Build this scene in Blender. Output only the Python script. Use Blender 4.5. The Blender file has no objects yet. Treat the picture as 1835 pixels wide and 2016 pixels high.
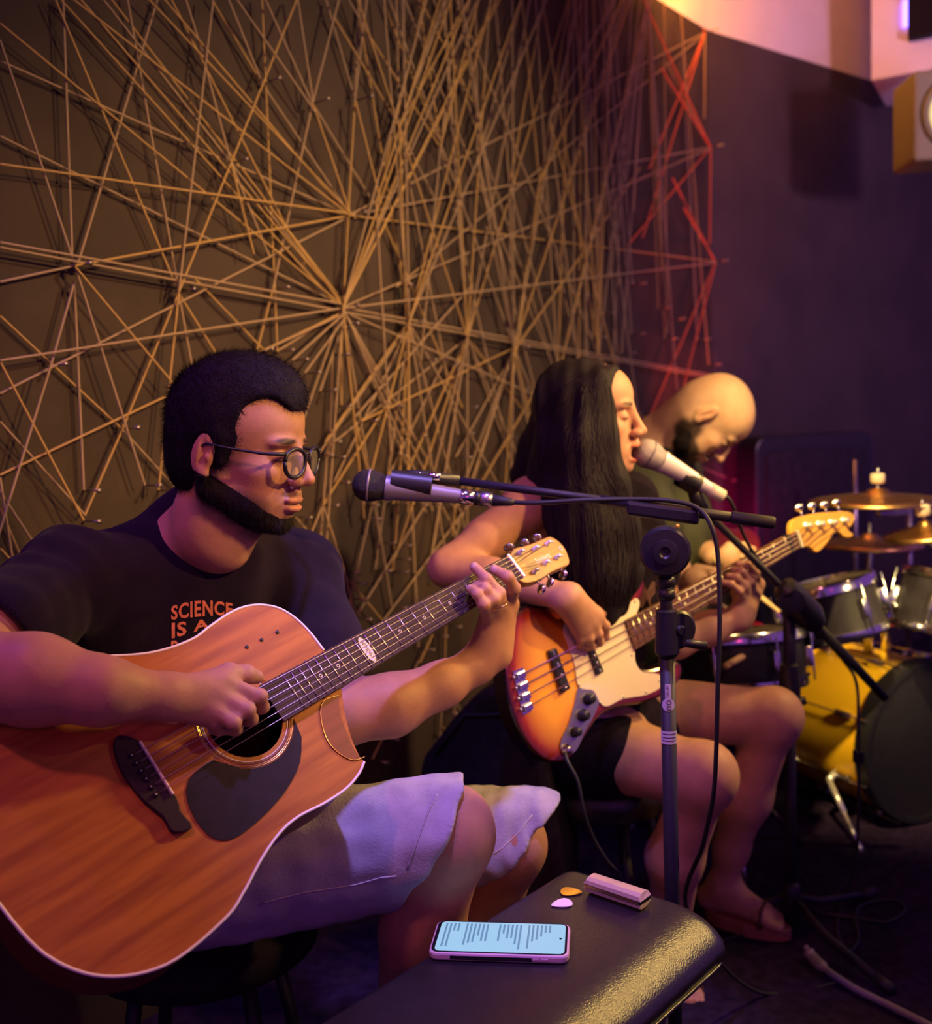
import bpy, math, random
import numpy as np
from mathutils import Vector, Matrix
from mathutils.bvhtree import BVHTree

sc = bpy.context.scene
COL = sc.collection
rnd = random.Random(11)

# ---------------------------------------------------------------- camera
F_PX, CX, CY = 2000.0, 917.5, 1008.0
PITCH, ROLL = math.radians(5.4), math.radians(-2.2)
CAM = np.array([0.0, 0.0, 1.2])
cam_rot = (Matrix.Rotation(math.pi/2-PITCH, 3, 'X') @ Matrix.Rotation(ROLL, 3, 'Z'))
R = np.array(cam_rot)
cd = bpy.data.cameras.new('camera'); cam = bpy.data.objects.new('camera', cd); COL.objects.link(cam)
cam.location = CAM; cam.rotation_euler = cam_rot.to_euler()
cd.sensor_fit = 'HORIZONTAL'; cd.sensor_width = 36; cd.lens = 36*F_PX/1835.0
cd.clip_start = 0.02
cd.dof.use_dof = True; cd.dof.focus_distance = 1.38; cd.dof.aperture_fstop = 3.6
sc.camera = cam

def P(x, y, D):
    """point seen at pixel (x, y), D metres along the optical axis"""
    return CAM + R @ (np.array([(x-CX)/F_PX, -(y-CY)/F_PX, -1.0])*D)
def ray(x, y):
    return R @ np.array([(x-CX)/F_PX, -(y-CY)/F_PX, -1.0])

# ---------------------------------------------------------------- world, lights, exposure
sc.view_settings.view_transform = 'Standard'; sc.view_settings.look = 'None'
sc.view_settings.exposure = 1.15; sc.view_settings.gamma = 1.0
sc.view_settings.use_curve_mapping = False
w = bpy.data.worlds.new('world'); sc.world = w; w.use_nodes = True
w.node_tree.nodes['Background'].inputs[0].default_value = (0.17, 0.055, 0.36, 1)
w.node_tree.nodes['Background'].inputs[1].default_value = 0.40

def light(name, kind, loc, power, col, size=0.1, target=None, angle=60, blend=0.5):
    ld = bpy.data.lights.new(name, kind); ld.energy = power; ld.color = col
    if kind == 'AREA': ld.size = size
    elif kind in ('POINT', 'SPOT'): ld.shadow_soft_size = size
    if kind == 'SPOT': ld.spot_size = math.radians(angle); ld.spot_blend = blend
    o = bpy.data.objects.new(name, ld); COL.objects.link(o); o.location = loc
    if target is not None:
        o.rotation_euler = (Vector(target)-Vector(loc)).to_track_quat('-Z', 'Y').to_euler()
    return o
WARM = (1.0, 0.62, 0.20)
# warm stage spot up on the right, washing the string wall and the players' faces
light('warm_stage_spot', 'SPOT', (2.0, 1.25, 2.55), 172, (1.0, 0.62, 0.27), 0.06, (0.03, 2.5, 1.42), 55, 1.0)
# warm key from the right of the camera, above head height
light('warm_key_lamp', 'SPOT', (1.75, 0.55, 2.2), 125, (1.0, 0.52, 0.13), 0.05, (0.10, 1.75, 1.36), 44, 1.0)
# yellow lamp at the right, beyond the bench: sheen on the bench edge, warm rims on faces and knees
light('yellow_side_lamp', 'SPOT', (2.1, 2.35, 2.25), 115, (1.0, 0.62, 0.16), 0.10, (0.22, 1.42, 0.66), 50, 0.9)
# pink and violet stage lamps above, on the camera's left
light('pink_stage_lamp', 'SPOT', (-0.75, 0.35, 2.65), 23, (1.0, 0.24, 0.34), 0.07, (0.0, 1.55, 0.85), 62, 0.9)
light('magenta_low_lamp', 'SPOT', (0.45, -0.3, 1.5), 3, (1.0, 0.05, 0.22), 0.10, (-0.1, 1.5, 0.65), 60, 0.9)
light('violet_stage_lamp', 'SPOT', (0.06, 1.05, 2.75), 95, (0.36, 0.24, 1.0), 0.05, (0.0, 1.50, 0.6), 28, 0.7)
light('blue_back_lamp', 'SPOT', (-1.25, 1.25, 2.5), 26, (0.26, 0.06, 1.0), 0.06, (-0.50, 1.5, 1.2), 50, 0.6)
# magenta and red lamps low in the far corner
light('magenta_corner_lamp', 'SPOT', (0.92, 3.66, 0.62), 13, (1.0, 0.01, 0.20), 0.05, tuple(P(1462, 980, 4.12)), 70, 1.0)
light('red_corner_lamp', 'SPOT', (0.90, 3.66, 0.70), 26, (1.0, 0.10, 0.02), 0.03, (0.96, 3.92, 2.1), 66, 0.9)
light('violet_back_lamp', 'SPOT', (2.3, 1.8, 1.9), 70, (0.80, 0.38, 0.66), 0.1, (1.5, 4.3, 1.7), 80, 1.0)
light('drum_lamp', 'SPOT', (0.25, 1.0, 2.85), 420, (1.0, 0.70, 0.24), 0.05, (1.20, 3.0, 0.50), 24, 0.9)
light('low_drum_fill', 'SPOT', (1.22, 2.10, 0.86), 20, (1.0, 0.72, 0.24), 0.06, (1.08, 3.05, 0.42), 46, 0.8)  # added fill light to brighten the yellow drum shell; no lamp stands there
# ceiling wash
light('orange_ceiling_lamp', 'POINT', tuple(P(1470, -110, 3.45)), 14, (1.0, 0.36, 0.06), 0.08)
light('violet_ceiling_lamp', 'SPOT', (2.3, 2.6, 1.9), 16, (0.55, 0.34, 1.0), 0.1, (1.95, 4.2, 2.9), 60, 1.0)

# ---------------------------------------------------------------- materials
def lin(c):
    if isinstance(c, str):
        c = c.lstrip('#'); c = [int(c[i:i+2], 16)/255 for i in (0, 2, 4)]
        c = [x/12.92 if x <= .04045 else ((x+.055)/1.055)**2.4 for x in c]
    return (c[0], c[1], c[2], 1)
def mat(name, col, rough=0.6, metal=0.0, noise=0.0, nscale=20, bump=0.0, bscale=60, emit=None, estr=1,
        attr=False, coat=0.0, spec=0.5, stretch=None, sheen=0, col2=None, uv=False, sss=0, alpha=1, trans=0):
    m = bpy.data.materials.new(name); m.use_nodes = True; nt = m.node_tree; b = nt.nodes['Principled BSDF']
    b.inputs['Base Color'].default_value = lin(col); b.inputs['Roughness'].default_value = rough
    b.inputs['Metallic'].default_value = metal; b.inputs['Specular IOR Level'].default_value = spec
    b.inputs['Coat Weight'].default_value = coat; b.inputs['Coat Roughness'].default_value = 0.15
    b.inputs['Sheen Weight'].default_value = sheen; b.inputs['Alpha'].default_value = alpha
    b.inputs['Transmission Weight'].default_value = trans
    if sss:
        b.inputs['Subsurface Weight'].default_value = sss; b.inputs['Subsurface Radius'].default_value = (.012, .004, .002)
        b.inputs['Subsurface Scale'].default_value = 1.0
    L = nt.links.new
    tc = nt.nodes.new('ShaderNodeTexCoord'); mp = nt.nodes.new('ShaderNodeMapping')
    L(tc.outputs['UV' if uv else 'Object'], mp.inputs[0])
    if stretch: mp.inputs['Scale'].default_value = stretch
    src = None
    if attr:
        a = nt.nodes.new('ShaderNodeVertexColor'); a.layer_name = 'Col'; src = a.outputs[0]
    if noise or col2:
        n = nt.nodes.new('ShaderNodeTexNoise'); n.inputs['Scale'].default_value = nscale; n.inputs['Detail'].default_value = 5
        L(mp.outputs[0], n.inputs['Vector'])
        mx = nt.nodes.new('ShaderNodeMix'); mx.data_type = 'RGBA'
        cr = nt.nodes.new('ShaderNodeMapRange'); cr.inputs[1].default_value = .35; cr.inputs[2].default_value = .65
        L(n.outputs[0], cr.inputs[0]); L(cr.outputs[0], mx.inputs[0])
        if src is not None:
            mx.blend_type = 'MULTIPLY'; L(src, mx.inputs[6]); mx.inputs[7].default_value = (1-noise, 1-noise, 1-noise, 1)
        else:
            c = lin(col); mx.inputs[6].default_value = c
            mx.inputs[7].default_value = lin(col2) if col2 else (c[0]*(1-noise), c[1]*(1-noise), c[2]*(1-noise), 1)
        src = mx.outputs[2]
    if src is not None: L(src, b.inputs['Base Color'])
    if bump:
        n2 = nt.nodes.new('ShaderNodeTexNoise'); n2.inputs['Scale'].default_value = bscale; n2.inputs['Detail'].default_value = 4
        L(mp.outputs[0], n2.inputs['Vector']); bp = nt.nodes.new('ShaderNodeBump')
        bp.inputs['Strength'].default_value = bump; bp.inputs['Distance'].default_value = 0.003
        L(n2.outputs[0], bp.inputs['Height']); L(bp.outputs[0], b.inputs['Normal'])
    if emit is not None:
        b.inputs['Emission Color'].default_value = lin(emit); b.inputs['Emission Strength'].default_value = estr
    return m
M = {}
M['wall'] = mat('wall_paint', (.048, .032, .026), .85, spec=.3, noise=.3, nscale=6, bump=.35, bscale=40)
M['wallb'] = mat('wall_paint_back', (.050, .034, .036), .75, noise=.3, nscale=4, bump=.3, bscale=40)
M['white'] = mat('white_plaster', (.70, .66, .62), .8, noise=.06, nscale=8)
M['floor'] = mat('black_stage_carpet', (.026, .014, .046), .95, spec=.1, noise=.5, nscale=40, bump=.6, bscale=300)
M['yarn'] = mat('tan_yarn', (.44, .31, .20), .9, noise=.3, nscale=90, bump=.5, bscale=400)
M['yarn2'] = mat('yellow_yarn', (.55, .35, .13), .9, noise=.3, nscale=90, bump=.5, bscale=400)
M['redlit_yarn'] = mat('red_lit_yarn', (.80, .16, .05), .85, noise=.3, nscale=90)  # red light near the far corner put into the yarn colour
M['nail'] = mat('nail_steel', (.4, .35, .3), .4, metal=1)
M['black'] = mat('black_plastic', (.012, .011, .016), .42, noise=.2, nscale=60)
M['blackm'] = mat('black_painted_steel', (.014, .012, .020), .5, spec=.35)
M['rubber'] = mat('black_rubber', (.012, .012, .014), .6)
M['leather'] = mat('black_leather', (.016, .012, .018), .25, noise=.2, nscale=30, bump=.25, bscale=500, spec=.7)
M['chrome'] = mat('chrome', (.75, .73, .74), .16, metal=1)
M['steel'] = mat('brushed_steel', (.5, .48, .5), .35, metal=1)
M['brass'] = mat('brass', (.80, .50, .18), .32, metal=1, noise=.15, nscale=20)
M['gold'] = mat('gold', (.85, .58, .22), .25, metal=1)
M['rose'] = mat('dark_rosewood', (.050, .026, .026), .6, spec=.3, noise=.35, nscale=8, stretch=(4, 90, 1), uv=True)
M['ebony'] = mat('bridge_wood', (.035, .020, .024), .65, spec=.25, noise=.3, nscale=6, stretch=(10, 90, 1), uv=True)
M['mahog'] = mat('satin_mahogany', (.47, .165, .022), .45, col2=(.29, .080, .014), nscale=1.0, stretch=(5, 62, 1), uv=True, spec=.45)
M['mahog2'] = mat('mahogany_side', (.24, .06, .02), .4, noise=.3, nscale=1, stretch=(4, 60, 1), uv=True)
M['neckwood'] = mat('neck_mahogany', (.10, .04, .02), .45)
M['headwood'] = mat('headstock_rosewood', (.34, .16, .035), .4, col2=(.20, .08, .02), nscale=1.2, stretch=(6, 110, 1), uv=True)
M['ivory'] = mat('cream_binding', (.86, .80, .72), .4)
M['bone'] = mat('bone_saddle', (.78, .70, .55), .4)
M['guard'] = mat('tortoise_black_pickguard', (.020, .012, .020), .6, spec=.2, noise=.3, nscale=50)
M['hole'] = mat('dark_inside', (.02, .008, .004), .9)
M['string'] = mat('bronze_string', (.62, .50, .38), .3, metal=1)
M['fret'] = mat('nickel_fret', (.85, .78, .66), .25, metal=1)
M['denim'] = mat('washed_denim', (.40, .38, .45), .9, spec=.15, noise=.16, nscale=35, bump=.25, bscale=260)
M['denimseam'] = mat('denim_stitching', (.62, .58, .55), .9)
M['navy'] = mat('navy_tshirt', (.014, .008, .024), .95, spec=.08, noise=.2, nscale=30, bump=.35, bscale=350, sheen=.05)
M['print'] = mat('orange_shirt_print', (.75, .20, .13), .8, noise=.25, nscale=120)
M['blacktop'] = mat('black_knit_top', (.014, .009, .018), .95, spec=.08, noise=.3, nscale=40)
M['olive'] = mat('olive_tshirt', (.085, .090, .050), .9, spec=.15, noise=.25, nscale=14, bump=.3, bscale=120)
M['skin'] = mat('skin', (1, 1, 1), .55, spec=.32, attr=True, noise=.12, nscale=45, bump=.12, bscale=260, sss=.10)
M['hair'] = mat('black_hair', (.010, .007, .013), .65, noise=.3, nscale=60, bump=.5, bscale=320, spec=.18)
M['strand'] = mat('black_hair_strand', (.013, .009, .016), .65, spec=.15)
M['beard'] = mat('beard_hair', (.014, .010, .011), .9, spec=.08)
M['glass'] = mat('spectacle_glass', (1, 1, 1), .03, alpha=.10, spec=.6)
M['nail_skin'] = mat('fingernail', (.72, .45, .42), .3)
M['bassred'] = mat('sunburst_finish', (1, 1, 1), .22, attr=True, coat=.6)
M['cream'] = mat('cream_pickguard', (.80, .69, .50), .35)
M['maple'] = mat('amber_maple', (.70, .36, .05), .35, noise=.2, nscale=1.2, stretch=(4, 40, 1), uv=True)
M['sunboard'] = mat('bass_fretboard', (.12, .045, .030), .45, noise=.3, nscale=1, stretch=(4, 80, 1), uv=True)
M['yellow'] = mat('yellow_drum_wrap', (.88, .50, .015), .3, noise=.08, nscale=5, coat=.4)
M['head'] = mat('black_drumhead', (.006, .004, .009), .6, spec=.12)
M['whitehead'] = mat('dull_drumhead', (.16, .12, .11), .6)
M['wood'] = mat('pale_drumstick', (.70, .48, .22), .5, noise=.15, nscale=30)
M['felt'] = mat('cream_felt', (.62, .52, .40), .9)
M['micgrey'] = mat('grey_mic_body', (.22, .20, .25), .45, metal=.4)
M['micwhite'] = mat('pearl_mic_body', (.72, .66, .70), .35, metal=.2)
M['mesh_dark'] = mat('dark_mic_mesh', (.018, .014, .024), .5, metal=.3, bump=1.0, bscale=900)
M['mesh_grey'] = mat('silver_mic_mesh', (.42, .38, .42), .45, metal=.5, bump=.8, bscale=700)
M['label'] = mat('white_label', (.62, .58, .66), .6)
M['labelink'] = mat('dark_print', (.03, .02, .04), .7)
M['case'] = mat('pink_phone_case', (.62, .42, .50), .35, trans=.0)
M['screen'] = mat('phone_screen', (.02, .03, .04), .15, emit=(.36, .62, .88), estr=.42)
M['screentext'] = mat('phone_text', (.02, .03, .04), .3, emit=(.14, .30, .52), estr=.38)
M['pickyellow'] = mat('yellow_pick', (.95, .60, .02), .35)
M['pickpink'] = mat('white_pick', (.85, .72, .80), .35)
M['harp'] = mat('harmonica_cover', (.80, .60, .45), .35, metal=.5)
M['sole'] = mat('wooden_sole', (.34, .13, .075), .6, noise=.2, nscale=30)
M['strap'] = mat('brown_strap', (.10, .04, .02), .6)
M['orange_lamp'] = mat('orange_lampshade', (.55, .10, .02), .6, emit=(.75, .10, .01), estr=.5)
M['redplastic'] = mat('red_plastic', (.35, .008, .03), .45)
M['lampglow'] = mat('lamp_glow', (.6, .55, .3), .5, emit=(.42, .36, .13), estr=.75)
M['lampbox'] = mat('lamp_box', (.22, .22, .09), .6)
M['tuner'] = mat('polished_tuner', (.85, .82, .80), .3, metal=.65)
M['blueled'] = mat('blue_led', (.1, .1, .5), .5, emit=(.16, .10, 1.0), estr=3.5)
M['redled'] = mat('red_led', (.5, .1, .1), .5, emit=(1, .05, .05), estr=2.0)
M['dial'] = mat('amber_knob', (.9, .55, .05), .4)
M['vest'] = mat('scratched_black_metal', (.018, .014, .022), .5, spec=.3, noise=.4, nscale=30)

# ---------------------------------------------------------------- objects
WO = {}     # world origin of parents
def link(name, V, Fc, m, parent=None, smooth=True, label=None, cat=None, group=None, kind=None, uv=None, colors=None, bevel=0, auto=None):
    V = np.asarray(V, dtype=np.float64)
    c = (V.min(0)+V.max(0))/2
    me = bpy.data.meshes.new(name)
    if isinstance(Fc, np.ndarray) and Fc.ndim == 2:
        n, k = Fc.shape
        me.vertices.add(len(V)); me.vertices.foreach_set('co', (V-c).astype(np.float32).ravel())
        me.loops.add(n*k); me.loops.foreach_set('vertex_index', Fc.astype(np.int32).ravel())
        me.polygons.add(n); me.polygons.foreach_set('loop_start', np.arange(0, n*k, k, dtype=np.int32))
        me.update(calc_edges=True); me.validate()
    else:
        me.from_pydata([tuple(v) for v in (V-c)], [], [tuple(int(i) for i in f) for f in Fc]); me.update()
    if smooth: me.polygons.foreach_set('use_smooth', np.ones(len(me.polygons), dtype=bool))
    if uv is not None:
        ul = me.uv_layers.new(name='UVMap'); li = np.zeros(len(me.loops), dtype=np.int32); me.loops.foreach_get('vertex_index', li)
        ul.data.foreach_set('uv', np.asarray(uv, dtype=np.float32)[li].ravel())
    if colors is not None:
        ca = me.color_attributes.new('Col', 'FLOAT_COLOR', 'POINT')
        ca.data.foreach_set('color', np.hstack([colors, np.ones((len(colors), 1))]).astype(np.float32).ravel())
    me.materials.append(m)
    if auto: me.set_sharp_from_angle(angle=math.radians(auto))
    o = bpy.data.objects.new(name, me); COL.objects.link(o)
    base = c
    if parent is not None:
        o.parent = parent; o.location = Vector(c)-Vector(WO[parent.name])
    else: o.location = c
    WO[o.name] = tuple(c)
    if bevel:
        b = o.modifiers.new('bevel', 'BEVEL'); b.width = bevel; b.segments = 2; b.limit_method = 'ANGLE'; b.angle_limit = math.radians(40)
    tag(o, label, cat, group, kind)
    return o
def tag(o, label=None, cat=None, group=None, kind=None):
    if label: o['label'] = label
    if cat: o['category'] = cat
    if group: o['group'] = group
    if kind: o['kind'] = kind
    return o
def thing(name, loc, label, cat, group=None):
    o = bpy.data.objects.new(name, None); COL.objects.link(o); o.location = tuple(loc); o.empty_display_size = .05
    WO[o.name] = tuple(loc)
    return tag(o, label, cat, group)

# ---------------------------------------------------------------- shape builders: return (V, F)
def unit(v): v = np.asarray(v, float); return v/np.linalg.norm(v)
def frame(d):
    d = unit(d); a = np.array([0, 0, 1.]) if abs(d[2]) < .9 else np.array([1., 0, 0])
    x = unit(np.cross(a, d)); return x, np.cross(d, x), d
def join(*parts):
    V = []; Fc = []; n = 0
    for v, f in parts:
        V.append(np.asarray(v, float)); Fc += [tuple(i+n for i in q) for q in f]; n += len(v)
    return np.vstack(V), Fc
def tube(pts, r, seg=10, cap=True, sx=1.0):
    pts = [np.asarray(p, float) for p in pts]; n = len(pts)
    rs = [r]*n if np.isscalar(r) else r
    V = []; Fc = []; x = None
    for i, p in enumerate(pts):
        d = unit(pts[min(i+1, n-1)]-pts[max(i-1, 0)])
        if x is None: x, y, _ = frame(d)
        else: x = unit(x-d*(x@d)); y = np.cross(d, x)
        for k in range(seg):
            a = 2*math.pi*k/seg; V.append(p+rs[i]*(x*math.cos(a)*sx+y*math.sin(a)))
    for i in range(n-1):
        for k in range(seg):
            a = i*seg+k; b = i*seg+(k+1) % seg; Fc.append((a, b, b+seg, a+seg))
    if cap: Fc.append(tuple(range(seg))[::-1]); Fc.append(tuple((n-1)*seg+k for k in range(seg)))
    return np.array(V), Fc
def lathe(c, axis, prof, seg=32):
    """prof: list of (distance along axis, radius)"""
    x, y, d = frame(axis); c = np.asarray(c, float); V = []; Fc = []
    for h, r in prof:
        for k in range(seg):
            a = 2*math.pi*k/seg; V.append(c+d*h+max(r, 1e-5)*(x*math.cos(a)+y*math.sin(a)))
    n = len(prof)
    for i in range(n-1):
        for k in range(seg):
            a = i*seg+k; b = i*seg+(k+1) % seg; Fc.append((a, b, b+seg, a+seg))
    Fc.append(tuple(range(seg))[::-1]); Fc.append(tuple((n-1)*seg+k for k in range(seg)))
    return np.array(V), Fc
def box(c, ax, size):
    c = np.asarray(c, float); V = []
    for i in (-1, 1):
        for j in (-1, 1):
            for k in (-1, 1):
                V.append(c+ax[0]*size[0]/2*i+ax[1]*size[1]/2*j+ax[2]*size[2]/2*k)
    Fc = [(0, 1, 3, 2), (4, 6, 7, 5), (0, 4, 5, 1), (2, 3, 7, 6), (0, 2, 6, 4), (1, 5, 7, 3)]
    return np.array(V), Fc
def smooth_loop(pts, n=6, closed=True):
    pts = [np.asarray(p, float) for p in pts]; N = len(pts); out = []
    for i in range(N if closed else N-1):
        g = (lambda k: pts[k % N]) if closed else (lambda k: pts[min(max(k, 0), N-1)])
        a, b, c, d = g(i-1), g(i), g(i+1), g(i+2)
        for k in range(n):
            t = k/n; out.append(.5*((2*b)+(-a+c)*t+(2*a-5*b+4*c-d)*t*t+(-a+3*b-3*c+d)*t**3))
    if not closed: out.append(pts[-1])
    return out
def ellv(c, ax, r, nu=20, nv=12):
    V = []; Fc = []
    for j in range(nv+1):
        th = math.pi*j/nv
        for i in range(nu):
            a = 2*math.pi*i/nu
            V.append(c+ax[0]*r[0]*math.sin(th)*math.cos(a)+ax[1]*r[1]*math.sin(th)*math.sin(a)+ax[2]*r[2]*math.cos(th))
    for j in range(nv):
        for i in range(nu):
            a = j*nu+i; b = j*nu+(i+1) % nu; Fc.append((a, a+nu, b+nu, b))
    return np.array(V), Fc
def torus(c, ax, R1, r, n=32, m=8):
    return tube([c+ax[0]*R1*math.cos(2*math.pi*k/n)+ax[1]*R1*math.sin(2*math.pi*k/n) for k in range(n+1)], r, m)
class Plane:
    """a flat face in space with an origin, a long axis u, a cross axis v and a normal n towards the viewer"""
    def __init__(s, O, u, v):
        s.O = np.asarray(O, float); s.u = unit(u); s.v = unit(v-s.u*(v@s.u)); s.n = np.cross(s.u, s.v)
        if s.n @ (CAM-s.O) < 0: s.n = -s.n
    def at(s, a, b, h=0): return s.O+s.u*a+s.v*b+s.n*h
    def px(s, x, y, h=0):
        r = ray(x, y); t = ((s.O+s.n*h-CAM)@s.n)/(r@s.n); return CAM+r*t
    def st(s, p): d = p-s.O; return float(d@s.u), float(d@s.v)
    def pst(s, x, y): return s.st(s.px(x, y))
    def slab(s, pts, h0, h1):
        """prism from (a,b) outline between heights h0 and h1 -> V, F, uv"""
        n = len(pts); V = [s.at(a, b, h1) for a, b in pts]+[s.at(a, b, h0) for a, b in pts]
        area = sum(pts[i][0]*pts[(i+1) % n][1]-pts[(i+1) % n][0]*pts[i][1] for i in range(n))
        flip = (area > 0) != (np.cross(s.u, s.v)@s.n > 0)
        top = tuple(range(n)); bot = tuple(range(n, 2*n))[::-1]
        side = [(i, i+n, (i+1) % n+n, (i+1) % n) for i in range(n)]
        Fc = [top, bot]+side
        if flip: Fc = [f[::-1] for f in Fc]
        return np.array(V), Fc, [(a, b) for a, b in pts]*2
    def add(s, name, pts, h0, h1, m, parent, **k):
        V, Fc, uv = s.slab(pts, h0, h1); return link(name, V, Fc, m, parent, smooth=False, uv=uv, **k)
    def bx(s, a, b, h, size): return box(s.at(a, b, h), (s.u, s.v, s.n), size)
def circ(a, b, r, n=32, ry=None): return [(a+r*math.cos(2*math.pi*k/n), b+(ry or r)*math.sin(2*math.pi*k/n)) for k in range(n)]
def circ_ring(pl, a, b, r0, r1, h0, h1, n=64):
    V = []; Fc = []
    for k in range(n):
        t = 2*math.pi*k/n; c, s_ = math.cos(t), math.sin(t)
        for r, h in ((r0, h0), (r0, h1), (r1, h1), (r1, h0)): V.append(pl.at(a+r*c, b+r*s_, h))
    for k in range(n):
        i = 4*k; j = 4*((k+1) % n)
        for q in range(4): Fc.append((i+q, i+(q+1) % 4, j+(q+1) % 4, j+q))
    return np.array(V), Fc
def text_mesh(txt, size=1.0, spacing=1.0, shear=0.0, depth=0.0, bold=0.0):
    cu = bpy.data.curves.new('lettering', 'FONT'); cu.body = txt; cu.size = size; cu.align_x = 'CENTER'; cu.align_y = 'CENTER'
    cu.space_character = spacing; cu.shear = shear; cu.resolution_u = 3; cu.offset = bold; cu.extrude = depth
    o = bpy.data.objects.new('lettering', cu); COL.objects.link(o)
    dg = bpy.context.evaluated_depsgraph_get(); dg.update()
    me = bpy.data.meshes.new_from_object(o.evaluated_get(dg))
    V = np.array([v.co[:] for v in me.vertices]); Fc = [tuple(p.vertices) for p in me.polygons]
    bpy.data.objects.remove(o); bpy.data.curves.remove(cu); bpy.data.meshes.remove(me)
    return V, Fc

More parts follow.
